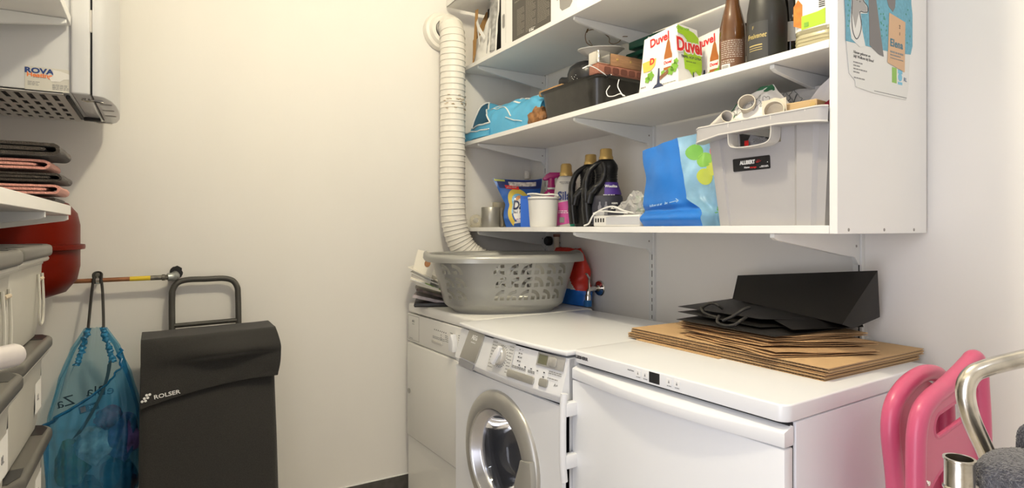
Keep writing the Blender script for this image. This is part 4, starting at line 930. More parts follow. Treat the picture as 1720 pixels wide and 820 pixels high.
# ================================================================ things on the three shelves (their frame: x right along the shelf, y towards the wall)
ZB, ZM, ZT = 1.1765, 1.5725, 1.9215
def S(name, label, cat, X, Y, Z, rot=-90, group=None): return thing(name, label, cat, (X, Y, Z), rot, group)
def facing(X, Y): return -math.degrees(math.atan2(X, Y))
def lathe_part(name, prof, m, t, seg=36, mtx=None, sharp=38, **k): return obj(name, lathe(prof, seg, mtx=mtx, **k), m, t, sharp=sharp)
F0 = FRONT
# ---------------- bottom shelf
td_ = S('tape_dispenser', 'small clear roll of tape on dispenser at the left end of lowest shelf', 'tape dispenser', 1.275, 2.446, ZB, -28)
M_CLEAR = film('clear_plastic', (.75, .70, .58), .35, .15, (.95, .93, .86))
obj('tape_roll', lathe([(.013, -.010), (.028, -.010), (.028, .010), (.013, .010), (.013, -.010)], 28, mtx=at(.0, 0, .0325) @ rx(90)), M_CLEAR, td_); obj('dispenser_base', box(-.026, .036, -.012, .012, 0, .012, .003), M_CLEAR, td_)
obj('cutter', box(.033, .038, -.011, .011, .010, .022, .001, 1), M_SCREW, td_)
dt = S('duct_tape', 'silver roll of duct tape standing on its side left of the washing pouch', 'tape', 1.315, 2.374, ZB, -29)
lathe_part('tape_roll', [(.026, 0), (.042, 0), (.0435, .002), (.0435, .090), (.042, .092), (.026, .092), (.026, 0)], mat('duct_silver', (.36, .35, .32), .32, metal=.5), dt, 40); lathe_part('card_core', [(.0245, .001), (.0258, .001), (.0258, .091), (.0245, .091), (.0245, .001)], M_CARD, dt, 32)
obj('loose_end', sheet(lambda u, v: Vector((.0440 + .010 * u * u + .003 * math.sin(v * 7) * u, -.012 - .016 * u, .003 + .086 * v)), 8, 6, .001), mat('tape_end', (.25, .22, .18), .5), dt)
jr = S('glass_jar', 'small clear glass jar standing behind the silver tape', 'jar', 1.40, 2.446, ZB)
lathe_part('jar_body', [(0, 0), (.030, 0), (.032, .004), (.032, .118), (.030, .120), (.029, .118), (.029, .006), (0, .004)], M_CLEAR, jr, 28); lathe_part('jar_content', [(0, .007), (.028, .007), (.028, .07), (0, .075)], mat('jar_wax', (.62, .56, .44), .6), jr, 20)
bt = S('clear_bottle', 'slim clear bottle behind the washing pouch by the corner', 'bottle', 1.53, 2.40, ZB)
lathe_part('bottle_body', [(0, 0), (.026, 0), (.028, .006), (.028, .18), (.022, .205), (.012, .222), (.012, .24), (0, .24)], M_CLEAR, bt, 24); lathe_part('bottle_cap', [(.013, .235), (.0135, .262), (.011, .272), (0, .272)], mat('cap_frost', (.70, .68, .64), .4), bt, 20)
# washing pouch
DP = S('detergent_pouch', 'blue and yellow washing capsule pouch leaning behind the white tub', 'detergent pouch', 1.395, 2.265, ZB, -33)
M_DB = mat('pouch_blue', (.012, .10, .42), .28, coat=.3, bump=.25, bs=30, bdist=.005); M_DY = mat('pouch_yellow', (.68, .52, .08), .35); M_DNAVY = mat('pouch_navy', (.015, .03, .16), .35); M_DW = mat('pouch_white', (.82, .82, .84), .35); M_DL = mat('pouch_lightblue', (.16, .45, .75), .35)
def dpt(x, z, off=0):     # pouch front surface
    u = (x + .09) / .19; v = z / .222
    pil = .042 * (max(0, math.sin(min(1, max(0, u)) * math.pi)) ** .6) * max(0, 1 - v) ** .55 * min(1, .35 + v * 4) + .004
    return Vector((x + .02 * v * 0, -pil + .006 * nz(x * 22, z * 22) * min(1, 3 * (1 - v)) + .05 * v - off, z))
def pouch_edge(v):   # left and right edge x at height fraction v
    return -.052 - .012 * math.sin(v * 6.5) * (v < .45) - (.066 * max(0, (v - .42) / .58) if v > .42 else 0), .100 + .006 * v + .004 * math.sin(v * 8)
def dsurf(u, v, off=0):
    a, c = pouch_edge(v); x = a + (c - a) * u; z = v * (.214 + .012 * (1 - u) ** 2 + .010 * u ** 6); p = dpt(x, z, off)
    return p
def dback(u, v):
    p = dsurf(u, v); p.y = .05 * v + .014 * math.sin(u * math.pi) * max(0, 1 - v) ** .5 + .003; return p
b = new(); sheet(lambda u, v: dsurf(u, v), 44, 44, bm=b); sheet(dback, 20, 20, bm=b)
obj('pouch', b, M_DB, DP, sharp=60)
def dpatch(name, fu, m, nu=24, nv=24, off=.0012): return obj(name, sheet(lambda u, v: dsurf(*fu(u, v), off), nu, nv, .0004), m, DP, sharp=60)
dpatch('navy_top', lambda u, v: (.06 + .93 * u, .80 + .19 * v), M_DNAVY, off=.0010)
def ringuv(r0, r1, cx, cy, a0, a1): return lambda u, v: (cx + (r0 + (r1 - r0) * v) * math.cos(R(a0 + (a1 - a0) * u)), cy + (r0 + (r1 - r0) * v) * 1.35 * math.sin(R(a0 + (a1 - a0) * u)))
dpatch('yellow_ring', ringuv(.23, .33, .44, .36, 20, 230), M_DY, 40, 6, .0013); dpatch('blue_ring', ringuv(.195, .235, .44, .38, 5, 200), M_DL, 40, 4, .0016); dpatch('white_disc', ringuv(.0, .20, .45, .36, 0, 360), M_DW, 40, 8, .0015)
dpatch('rainbow', ringuv(.10, .15, .48, .46, 30, 150), mat('pouch_orange', (.80, .35, .12), .4), 20, 4, .0019); dpatch('capsule', lambda u, v: (.30 + .24 * u, .15 + .11 * v), mat('pouch_purple', (.42, .30, .55), .4), 10, 6, .0018)
dpatch('white_swirl', lambda u, v: (.25 + .7 * u, .07 + .035 * v + .03 * math.sin(u * 3)), M_DW, 20, 3, .0016); dpatch('offer_flash', lambda u, v: (.20 + .30 * u, .80 + .075 * v - .02 * u), M_RED, 10, 4, .0020)
dpatch('light_corner', lambda u, v: (.02 + .22 * u, .95 + .04 * v), mat('pouch_lime', (.55, .60, .12), .4), 8, 2, .0020); dpatch('picture_strip', lambda u, v: (.30 + .58 * u, .86 + .09 * v), mat('pouch_photo', (.62, .58, .55), .4, var=.5, vs=70), 16, 4, .0017)
def dtext(s, size, m, u0, v0, **k):
    bt_ = txt_bm(s, size, **k); o = dsurf(u0, v0)
    for q in bt_.verts: w_ = dpt(o.x + q.co.x, o.z + q.co.y, .0036); q.co = w_
    return obj('lettering', bt_, m, DP)
dtext('Dash', .056, M_WPRINT, .46, .45, bold=.0040, shear=.15, sx=.68)
def dtext2(*a, **k):
    o = dtext(*a, **k); o.location.y = -.0012; return o
dtext2('Dash', .056, M_DNAVY, .46, .45, bold=.0012, shear=.15, sx=.68); dtext2('3in1 PODS', .017, M_DNAVY, .44, .31, shear=.1, bold=.0004, sx=.85); dtext2('MEGA VALUE', .0075, M_WPRINT, .34, .83, bold=.0003)
# blue carton and white tub
bc = S('blue_box', 'slim bright blue carton wedged left of the white tub', 'box', 1.325, 2.090, ZB, -32)
obj('carton', box(-.021, .021, -.012, .022, 0, .130, .001, 1), mat('carton_blue', (.02, .13, .62), .4), bc); obj('carton_flap', box(-.0215, .0215, -.0125, .0225, .118, .1305, .0008, 1), mat('carton_blue_dark', (.015, .10, .5), .4), bc)
wt = S('white_tub', 'white plastic measuring tub in front of the washing pouch', 'tub', 1.312, 1.938, ZB, -34)
M_TUB = mat('tub_white', (.86, .85, .82), .35)
lathe_part('tub_body', [(0, 0), (.050, 0), (.053, .004), (.0605, .110), (.0625, .114), (.0615, .118), (.0585, .114), (.051, .008), (0, .006)], M_TUB, wt, 56); lathe_part('shade_line', [(.0610, .1062), (.0620, .108), (.0618, .110)], M_TEXTG, wt, 48)
obj('tub_filling', lathe([(0, .100), (.05, .096), (.0565, .094)], 24), mat('powder_grey', (.45, .43, .40), .9, var=.4, vs=120), wt)
sp_ = S('white_scoop', 'white plastic scoop lying across the white tub', 'scoop', 1.312, 1.938, ZB + .1185, -34)
obj('scoop_handle', tube(smooth([(-.062, -.03, .010), (-.040, -.038, .012), (.0, -.044, .006), (.035, -.042, .008), (.058, -.030, .005)], 6), [.005] * 8 + [.007] * 12 + [.005] * 5, 10, flat=.6), M_TUB, sp_)
obj('scoop_bowl', lathe([(0, 0), (.02, .0), (.026, .006), (.028, .009), (.024, .007), (0, .004)], 20, mtx=at(-.028, -.012, .001)), M_TUB, sp_); obj('hinge', lathe([(0, .006), (.004, .006), (.004, -.002)], 10, mtx=at(.022, -.043, .010)), M_TEXTG, sp_)
# magenta spray bottle
sb = S('spray_bottle', 'magenta trigger spray bottle behind the white tub', 'spray bottle', 1.47, 2.108, ZB, -34)
M_MAG = mat('spray_magenta', (.42, .012, .17), .25, coat=.3)
obj('bottle_body', lathe([(0, 0), (.040, 0), (.043, .006), (.043, .095), (.040, .125), (.028, .150), (.017, .162), (.0155, .170), (0, .170)], 40, sx=1.12, sy=.75), M_MAG, sb); lathe_part('white_collar', [(.0165, .164), (.0175, .166), (.0175, .171), (.0165, .173)], M_WPRINT, sb, 28)
obj('spray_neck', lathe([(.017, .172), (.0175, .180), (.0150, .186), (.0145, .212), (0, .212)], 28), M_MAG, sb)
obj('spray_head', prism([(-.038, .207), (-.036, .214), (-.022, .230), (-.006, .238), (.045, .238), (.056, .236), (.056, .222), (.030, .220), (.016, .212), (-.012, .209), (-.016, .204), (-.030, .203)], -.013, .013, bev=.004, mtx=FRONT), M_MAG, sb)
obj('trigger', prism([(.022, .218), (.034, .219), (.040, .205), (.050, .188), (.044, .184), (.030, .200)], -.007, .007, bev=.002, mtx=FRONT), M_MAG, sb); obj('nozzle', lathe([(.006, 0), (.006, .006), (0, .006)], 12, mtx=at(.056, 0, .229) @ ry(90)), M_WPRINT, sb)
print_(rect(-.034, .034, .015, .105), mat('spray_label', (.55, .05, .25), .4), sb, at(0, -.0332, 0) @ F0, 'label')
# Silan
si = S('softener_bottle', 'white softener bottle with gold cap and pink lower label', 'bottle', 1.435, 1.952, ZB, -40)
M_SIL = mat('softener_white', (.66, .64, .60), .35)
obj('bottle_body', lathe([(0, 0), (.046, 0), (.050, .006), (.050, .10), (.049, .14), (.044, .175), (.034, .200), (.024, .210), (0, .210)], 44, sy=.68), M_SIL, si); lathe_part('cap', [(.0265, .208), (.0265, .222), (.0235, .226), (.0225, .252), (.018, .259), (0, .260)], M_GOLD, si, 32)
sl2 = new(); 
for x0, x1, z0, z1, c in ((-.049, .016, .003, .095, 0), (.018, .049, .003, .112, 1)):
    nm = ('pink_label', 'green_label')[c]; ms = (mat('softener_pink', (.66, .10, .38), .4), mat('softener_green', (.05, .42, .27), .4))[c]
    obj(nm, sheet(lambda u, v: Vector(((x0 + (x1 - x0) * u), -.0345 * math.sqrt(max(0.02, 1 - ((x0 + (x1 - x0) * u) / .0508) ** 2)), z0 + (z1 - z0) * v + (.012 * u if c == 0 else 0))), 10, 2), ms, si)
lettering('Silan', .047, mat('softener_navy', (.03, .05, .22), .4), si, at(.004, -.0352, .125) @ F0, bold=.0014, sx=.85); obj('barcode', box(-.025, -.005, -.0352, -.0348, .018, .040), M_TEXTG, si); lines([(-.03, .01, .065, .003), (-.03, .01, .058, .003), (.024, .042, .08, .003), (.024, .042, .07, .003)], M_WPRINT, si, at(0, -.0352, 0) @ F0)
lines([(-.025, .03, .182, .003), (-.02, .03, .176, .002)], M_TEXTG, si, at(0, -.034, 0) @ F0)
# black detergent bottles
M_WB = mat('detergent_black', (.008, .008, .009), .3)
def black_bottle(label, X, Y, rot, Z=ZB):
    t = S('detergent_bottle', label, 'detergent bottle', X, Y, Z, rot, 'black detergent bottles')
    obj('bottle_body', lathe([(0, 0), (.058, 0), (.062, .006), (.061, .06), (.058, .10), (.050, .128), (.042, .150), (.0385, .178), (.0405, .195), (.043, .208), (.041, .220), (.032, .234), (.0255, .242), (0, .242)], 48, sx=1.0, sy=.66, mtx=at(0, 0, 0)), M_WB, t)
    for z in (.158, .167, .176, .185): obj('grip_ring', lathe([(.0400, z), (.0412, z + .002), (.0402, z + .004)], 40, sy=.66), M_WB, t)
    obj('handle', tube(smooth([(-.012, -.006, .232), (-.034, -.012, .222), (-.055, -.016, .203), (-.069, -.018, .168), (-.072, -.018, .126), (-.069, -.018, .068), (-.063, -.016, .012)], 6), [.0115] * 12 + [.0125] * 6 + [.015] * 6 + [.018] * 6 + [.020] * 7, 14, flat=.9), M_WB, t)
    obj('handle', tube(smooth([(-.010, -.030, .226), (-.004, -.034, .206), (-.006, -.034, .182), (-.016, -.034, .158), (-.034, -.032, .140), (-.054, -.026, .116), (-.062, -.022, .085)], 6), [.0095] * 12 + [.0115] * 12 + [.0145] * 6 + [.0175] * 7, 12), M_WB, t)
    c = obj('cap', lathe([(.0255, .240), (.0255, .250), (.0225, .254), (.0215, .276), (.019, .279), (0, .280)], 32), M_GOLD, t)
    return t
w2 = black_bottle('black detergent bottle with gold cap, nearer one showing its purple label', 1.378, 1.634, -40)
def wl_(u0, u1, v0, v1, m, nm, off=.0006):
    pr = [(.0, .062), (.06, .061), (.10, .058), (.128, .050), (.150, .042), (.178, .0385)]
    def rad(z):
        for (z0, r0), (z1, r1) in zip(pr, pr[1:]):
            if z <= z1: return r0 + (r1 - r0) * (z - z0) / (z1 - z0)
        return pr[-1][1]
    def f(u, v):
        z = v0 + (v1 - v0) * v; r = rad(z) + .0016 + off; a = R(u0 + (u1 - u0) * u); return Vector((r * math.sin(a), -r * .66 * math.cos(a) - off, z))
    return obj(nm, sheet(f, 16, 8), m, w2)
M_WPUR = mat('label_purple', (.07, .03, .24), .35); M_WLAB = mat('label_dark', (.035, .035, .05), .4)
wl_(-6, 80, .114, .158, M_WPUR, 'purple_label'); wl_(-52, 80, .050, .110, M_WLAB, 'dark_label'); wl_(-52, 80, .008, .048, mat('label_charcoal', (.06, .06, .08), .4), 'dark_label')
lettering('Woolite', .0130, M_WPRINT, w2, at(.0175, -.0325, .143) @ rz(14) @ F0, bold=.0004, sx=1.0)
bl = new()
for x in (-.022, .0): prism([(x - .006, .055), (x + .006, .055), (x + .006, .072), (x + .003, .078), (x + .003, .088), (x - .003, .088), (x - .003, .078), (x - .006, .072)], 0, .0006, bm=bl)
obj('label_icons', bl, mat('label_icon', (.20, .20, .24), .5), w2, mtx=at(0, -.0445, 0) @ F0, kind='stuff')
lettering('BLACK', .0105, M_WPRINT, w2, at(.032, -.0395, .066) @ rz(20) @ F0, bold=.0006); lettering('KEEPS', .0085, M_WPRINT, w2, at(.030, -.0395, .082) @ rz(20) @ F0, bold=.0003); lettering('NOIR', .009, M_WPRINT, w2, at(.032, -.041, .034) @ rz(20) @ F0, bold=.0003)
lines([(-.034, .008, .048 - .005 * k, .0022) for k in range(7)] + [(-.01, .03, .112, .003)], mat('label_grey', (.45, .45, .48), .5), w2, at(0, -.0450, 0) @ F0)
w1_ = black_bottle('black detergent bottle with gold cap half hidden behind the other one', 1.433, 1.790, -39)
pk = S('pink_cap_bottle', 'pink capped bottle hidden between the two black detergent bottles', 'bottle', 1.55, 1.905, ZB)
lathe_part('bottle_body', [(0, 0), (.024, 0), (.026, .004), (.026, .20), (.018, .215), (0, .215)], mat('pink_bottle', (.5, .06, .25), .35), pk, 24); lathe_part('cap', [(.019, .21), (.019, .262), (.016, .266), (0, .266)], mat('pink_cap', (.62, .05, .30), .3), pk, 24)
# power adapter and cables
ad = S('adapter_box', 'white network adapter box with four holes and coiled cable', 'adapter', 1.262, 1.432, ZB, -90)
M_ADW = mat('adapter_white', (.80, .79, .77), .4)
obj('housing', box(-.108, .112, -.018, .05, 0, .036, .004), M_ADW, ad); obj('clear_tray', box(-.042, .112, -.0195, -.0175, .006, .031, .001, 1), mat('tray_grey', (.55, .56, .60), .35), ad)
for k in range(4): obj('port', box(-.098 + k * .013, -.0915 + k * .013, -.0186, -.0178, .014, .027), M_DARK, ad)
cbl = S('cable', 'white cable looped over the adapter box and hanging to the shelf', 'cable', 1.262, 1.432, ZB)
obj('cable_run', tube(smooth([(-.142, -.030, .003), (-.120, -.028, .010), (-.100, -.024, .038), (-.06, -.01, .060), (-.02, -.005, .064), (.02, .0, .050), (.06, .01, .042), (.09, .02, .041)], 7), .0028, 8), M_ADW, cbl)
obj('cable_run', tube(smooth([(-.115, -.012, .044), (-.06, -.02, .050), (.0, -.024, .046), (.05, -.01, .042)], 7), .0025, 8), M_ADW, cbl)
obj('cable_plug', box(-.108, -.078, -.012, .006, .0365, .050, .003), M_ADW, cbl)
pb = S('clear_bag', 'crumpled clear plastic bag lying on the adapter box', 'bag', 1.292, 1.388, ZB + .0365)
b = bmesh.new(); bmesh.ops.create_icosphere(b, subdivisions=4, radius=1)
for v in b.verts:
    n_ = v.co.copy(); k = 1 + .45 * nz(n_.x * 2.2, n_.y * 2.2, n_.z * 2.2 + 3) + .2 * nz(n_.x * 6, n_.y * 6, n_.z * 6)
    v.co = Vector((n_.x * .068 * k, n_.y * .030 * k, max(0, .026 + n_.z * .034 * k + .022 * (n_.x < .25) * max(0, .3 - abs(n_.x - .0)) * 3)))
obj('bag_film', b, film('crumple_film', (.72, .71, .70), .38, .25, (.92, .92, .92)), pb, sharp=20)
gc = S('green_can', 'green and white carton half hidden behind the blue shopping bag', 'carton', 1.40, 1.452, ZB)
obj('carton', box(-.03, .04, -.02, .03, 0, .105, .002, 1), mat('carton_green', (.05, .25, .06), .4), gc); print_([(-.022, .07), (-.01, .105), (.004, .07), (-.01, .056)], M_WPRINT, gc, at(0, -.0202, 0) @ F0); print_(rect(-.0295, .0395, .02, .036), mat('carton_cream', (.75, .70, .60), .5), gc, at(0, -.0202, 0) @ F0, 'label')
# blue shopping bag
SB = S('shopping_bag', 'bright blue folded shopping bag standing left of the grey crate', 'bag', 1.30, 1.205, ZB, -90)
M_SBB = mat('bag_azure', (.02, .17, .58), .36, bump=.2, bs=40, bdist=.004); M_SBP = mat('bag_print', (.22, .42, .60), .4, var=.25, vs=15)
def sbl(v): return -.100 - .032 * v - .006 * math.sin(v * 8)          # left edge
def sbm(v): return .062 - .035 * (v > .25) * (v - .25) / .75 * 1.7 + (.06 if v < .13 else .06 * max(0, (.30 - v) / .17))   # fold between plain and printed side
def sf(u, v):
    h = .232 + .022 * u; x = sbl(v) + (sbm(v) - sbl(v)) * u; z = h * v
    y = -.052 - .012 * math.sin(u * math.pi) * math.sin(v * math.pi) + .030 * v + .006 * nz(u * 4, v * 4, 1) - (.014 * math.exp(-((v - .09) / .06) ** 2)) + .010 * math.exp(-((v - .20) / .04) ** 2)
    return Vector((x, y, z))
obj('plain_side', sheet(sf, 40, 50, .001), M_SBB, SB, sharp=60)
def sf2(u, v):
    a = sf(1, v); xr = .143 - .020 * v; x = a.x + (xr - a.x) * u; return Vector((x, a.y + (.075 - a.y) * u ** .8 * .55 + .006 * nz(u * 5, v * 6, 7), a.z + .018 * v * u))
obj('printed_side', sheet(sf2, 24, 40, .001), M_SBP, SB, sharp=60)
obj('back_side', sheet(lambda u, v: Vector((sbl(v) + (.13 - sbl(v)) * u, .030 + .02 * v, .235 * v)), 10, 10, .001), M_SBB, SB)
for u_, v_, r_, c, nm in ((.32, .80, .022, (.16, .42, .07), 'green_apple_print'), (.52, .70, .020, (.22, .48, .08), 'green_apple_print'), (.50, .52, .022, (.45, .52, .06), 'pear_print'), (.80, .78, .018, (.62, .20, .22), 'pink_fruit_print'), (.75, .60, .02, (.5, .55, .08), 'pear_print'), (.62, .12, .02, (.15, .42, .12), 'leaf_print')):
    def pf(u, v, u_=u_, v_=v_, r_=r_):
        a = 2 * math.pi * u; p = sf2(min(1, max(0, u_ + v * r_ / .11 * math.cos(a))), min(1, max(0, v_ + v * r_ / .25 * math.sin(a)))); return p + Vector((-.0008, -.0012, 0))
    obj(nm, sheet(pf, 18, 4), mat('fruit_%d' % int(c[0] * 1000 + u_ * 100), c, .4), SB)
o_ = lettering('follow us at   .be', .0105, mat('bag_pale', (.45, .65, .85), .5), SB, at(-.022, -.072, .062) @ F0 @ rz(6), shear=.2)
ar = new(); tube([(.016, -.0665, .066), (.048, -.0665, .071)], .0011, 5, bm=ar); tube([(.040, -.067, .076), (.049, -.0665, .071), (.042, -.067, .066)], .0011, 5, bm=ar); obj('arrow_print', ar, MATS['bag_pale'], SB, kind='stuff')
# grey crate
GC = S('grey_crate', 'grey plastic storage crate full of paper at the right end of lowest shelf', 'crate', 1.40, .894, ZB, -90)
M_CR = mat('crate_grey', (.44, .43, .44), .38, bump=.02, bs=150); M_CRD = mat('crate_edge', (.66, .64, .61), .35)
# walls: lower outline (bottom) .139 x .155 half, top .160 half ; x right, y in
hxb, hxt, hyb, hyt, HC = .139, .1605, .150, .168, .230
def cw(x, z): k = z / HC; return x * (hxb + (hxt - hxb) * k)
def cy(z): return -(hyb + (hyt - hyb) * z / HC)
fx = [-1, -.94, -.80, -.775, -.44, -.44, .275, .275, .50, .57, .80, .86, 1]
fdep = [.010, .006, .006, .012, .012, .012, .012, .012, .012, .003, .003, .010, .012]
HZ0, HZ1 = .196, .228
b = bmesh.new()
def crow(z): return [b.verts.new((cw(x, z) - .012 * (1 - z / HC) * 0, cy(z) + d_, z)) for x, d_ in zip(fx, fdep)]
r0, r1, r2 = crow(0), crow(HZ0), crow(HC)
for k in range(len(fx) - 1):
    if abs(fx[k] - fx[k + 1]) < 1e-6: continue
    b.faces.new((r0[k], r0[k + 1], r1[k + 1], r1[k]))
    if not (abs(fx[k] + .44) < 1e-6 and abs(fx[k + 1] - .275) < 1e-6): b.faces.new((r1[k], r1[k + 1], r2[k + 1], r2[k]))
solid(b, -.003); cbody = obj('front_wall', b, M_CR, GC, sharp=25)
def wallq(p): bb_ = bmesh.new(); bb_.faces.new([bb_.verts.new(q) for q in p]); solid(bb_, .003); return bb_
obj('side_wall', wallq([(-hxb, -hyb + .010, 0), (-hxb, hyb, 0), (-hxt, hyt, HC), (-hxt, -hyt + .010, HC)]), M_CR, GC); obj('side_wall', wallq([(hxb, -hyb + .012, 0), (hxb, hyb, 0), (hxt, hyt, HC), (hxt, -hyt + .012, HC)]), M_CR, GC)
obj('back_wall', wallq([(-hxb, hyb, 0), (hxb, hyb, 0), (hxt, hyt, HC), (-hxt, hyt, HC)]), M_CR, GC); obj('base', box(-hxb, hxb, -hyb + .012, hyb, 0, .004), M_CR, GC)
def rimz(x): return .229 + .003 * x - .011 * max(0, (x - .35) / .65) ** 1.2 if x > .35 else .229 + .003 * x
b = bmesh.new(); top_, bot_ = [], []
for k in range(41):
    x = -1 + 2 * k / 40; e = 1 - .05 * max(0, (abs(x) - .93) / .07) ; xx = x * (hxt + (.011 if x > 0 else .0215))
    yy = -(hyt + .028) + .014 * max(0, (abs(x) - .90) / .10) ** 2
    zt_ = .254 - .004 * max(0, (-x - .9) / .1); zl = rimz(x) - .011 * max(0, 1 - abs(x + 1) / .45)
    top_.append(((xx, yy, zt_), (xx * .985, yy + .012, zt_))); bot_.append((xx, yy - .002, zl))
R1 = [b.verts.new((p[1][0], -hyt - .004, p[1][2])) for p in top_]; R2 = [b.verts.new(p[0]) for p in top_]; R3 = [b.verts.new(p) for p in bot_]; R4 = [b.verts.new((p[0] * .965, -hyt + .004, p[2])) for p in bot_]
for k in range(40):
    for A_1, A_2 in ((R1, R2), (R2, R3), (R3, R4)): b.faces.new((A_1[k], A_1[k + 1], A_2[k + 1], A_2[k]))
solid(b, .0015); rimo = obj('rim', b, M_CR, GC, sharp=30)
obj('rim_edge', tube([(p[0][0], p[0][1] - .0008, p[0][2]) for p in top_], .0022, 6), M_CRD, rimo); obj('rim_edge', tube([(p[0], p[1] - .0008, p[2]) for p in bot_], .0022, 6), M_CRD, rimo)
for sx in (-1, 1): obj('side_rim', box(*sorted((sx * (hxt + .001), sx * (hxt + .0115))), -hyt, hyt, HC - .006, .2535, .002, 1), M_CR, rimo)
obj('back_rim', box(-hxt, hxt, hyt, hyt + .01, HC - .006, .2535, .002, 1), M_CR, rimo)
for x in (-.44, -.20, .06, .275, .80): obj('rim_rib', box(x * hxt - .0012, x * hxt + .0012, -(hyt + .0295), -(hyt + .020), HC - .001, .2535), M_CRD, rimo)
U = [(-.44, .2545), (-.44, HZ0 + .014), (-.42, HZ0 + .002), (-.35, HZ0 - .004), (.18, HZ0 - .004), (.25, HZ0 + .002), (.275, HZ0 + .014), (.275, .2545)]
hnd = obj('handle_frame', sheet(lambda u, v: Vector((smooth_U[min(len(smooth_U) - 1, int(round(u * (len(smooth_U) - 1))))][0], -(hyt + .0145) + .022 * v, smooth_U[min(len(smooth_U) - 1, int(round(u * (len(smooth_U) - 1))))][1])), 40, 2, .002), M_CRD, GC) if False else None
su = smooth([(x * hxt * .93 / .93, 0, z) for x, z in U], 5)
b = bmesh.new(); A = [b.verts.new((p.x, -(hyt + .0300), p.z)) for p in su]; C = [b.verts.new((p.x, -(hyt - .006), p.z)) for p in su]
for k in range(len(su) - 1): b.faces.new((A[k], A[k + 1], C[k + 1], C[k]))
solid(b, .0022); obj('handle_frame', b, M_CRD, GC, sharp=60)
lbm = at(-.039, cy(.152) + .0085, .152) @ rx(4.5) @ F0
lb = obj('label', prism(rrect(.105, .032, .003, 3), 0, .001, mtx=lbm), M_BLACK, GC)
lettering('ALLIBERT', .0125, M_WPRINT, lb, lbm @ at(-.010, .004, .0011), bold=.0007, sx=.82); lettering('Home', .006, M_WPRINT, lb, lbm @ at(-.012, -.008, .0011), bold=.0002); lettering('storage', .006, M_RED, lb, lbm @ at(.006, -.009, .0011), bold=.0002)
for k in range(5): print_([(.0215, .0015), (.0215 + .009 * math.cos(R(30 + 32 * k)), .0005 + .009 * math.sin(R(30 + 32 * k))), (.0225 + .006 * math.cos(R(44 + 32 * k)), .0005 + .006 * math.sin(R(44 + 32 * k)))], M_RED, lb, lbm @ at(0, 0, .0011), 'hand_logo')
lines([(.028, .048, -.008, .0016), (.024, .048, -.0105, .0014)], M_WPRINT, lb, lbm @ at(0, 0, .0011)); print_(circ(.0012, 8, .046, .0), M_WPRINT, lb, lbm @ at(0, 0, .0011), 'dot')
# paper in the crate (world positions; the crate frame sits at 1.40, .894)
def CR(x, y, z): return (1.40 + y, .894 - x, ZB + z)
M_ROLL = mat('cardboard_core', (.62, .56, .48), .8, bump=.1, bs=80); M_WRAP = mat('wrap_white', (.80, .78, .75), .6, bump=.15, bs=25); M_LEAF = mat('wrap_green', (.03, .15, .07), .55); M_LINE = mat('wrap_line', (.12, .14, .13), .6)
def roll(label, loc, rot, r, L, m=M_ROLL):
    t = thing('cardboard_tube', label, 'cardboard tube', loc, 0, 'empty cardboard tubes in the crate', rot=tuple(R(a) for a in rot))
    obj('core', lathe([(r, 0), (r, -L), (r - .0015, -L), (r - .0015, 0), (r, 0)], 32), m, t, sharp=50); obj('paper_rim', lathe([(r - .0016, 0), (r + .0004, .0006), (r + .0004, -.003), (r - .0016, -.002)], 32), mat('core_edge', (.76, .70, .58), .7), t)
    return t
roll('empty cardboard tube standing highest in the crate, opening towards the room', (1.250, .949, 1.483), (74, 0, -66), .0205, .085)
roll('empty cardboard tube peeking low at the left over the crate rim', (1.228, .989, 1.452), (80, 0, -30), .0155, .085, mat('core_white', (.74, .70, .66), .75))
roll('empty cardboard tube in the middle of the crate rim, near the handle', (1.236, .864, 1.447), (80, 0, -62), .0225, .085)
def crump(name, label, cat, f, m, nu=36, nv=24, th=.0006, group=None, loc=(1.40, .894, ZB)):
    o = obj(name, sheet(f, nu, nv, th), m, sharp=35); o.location = loc; o.rotation_euler = (0, 0, R(-90)); tag(o, label, cat, group); return o
w_ = thing('wrapping_paper', 'white wrapping paper with green leaves crumpled at the left of the crate', 'wrapping paper', (1.40, .894, ZB + .25), -90)
def wf(u, v):
    x = -.176 + .19 * u; z = -.012 + .112 * v * min(1, .55 + .75 * u) * (1 - .5 * max(0, u - .75) / .25); return Vector((x + .014 * v, -.150 + .050 * v + .010 * nz(u * 6, v * 5) - .012 * math.sin(u * 2.6) * (1 - v), z + .006 * nz(u * 7, v * 6, 4)))
obj('sheet', sheet(wf, 40, 30, .0006), M_WRAP, w_, sharp=30)
for u_, v_, ru, rv, k in ((.22, .90, .07, .16, .3), (.36, .95, .06, .14, 1.2), (.60, .96, .13, .06, 0), (.72, .92, .09, .08, .4), (.10, .75, .05, .16, .8), (.30, .42, .06, .10, .1), (.08, .45, .04, .10, 1)):
    obj('leaf_print', sheet(lambda u, v: wf(min(1, max(0, u_ + ru * v * math.cos(6.283 * u) * (.7 + .3 * math.sin(12 * u)))), min(1, max(0, v_ + rv * v * math.sin(6.283 * u)))) + Vector((0, -.0012, 0)), 14, 3), M_LEAF, w_)
for q in range(5):
    c0 = .25 + .13 * q; obj('flower_outline', tube([wf(min(1, max(0, c0 + .05 * math.cos(a) * (1 + .3 * math.cos(5 * a)))), min(1, max(0, .60 + .14 * math.sin(a) * (1 + .3 * math.cos(5 * a))))) + Vector((0, -.0014, 0)) for a in [6.283 * k / 30 for k in range(31)]], .0005, 4), M_LINE, w_)
w2_ = thing('wrapping_paper', 'pale grey wrapping paper with flower outlines across the back of the crate', 'wrapping paper', (1.40, .894, ZB + .25), -90)
def wf2(u, v): return Vector((-.055 + .155 * u, -.015 + .02 * u + .010 * nz(u * 4, v * 4, 9), -.01 + (.105 + .0 * u) * v + .005 * nz(u * 5, v * 5, 2)))
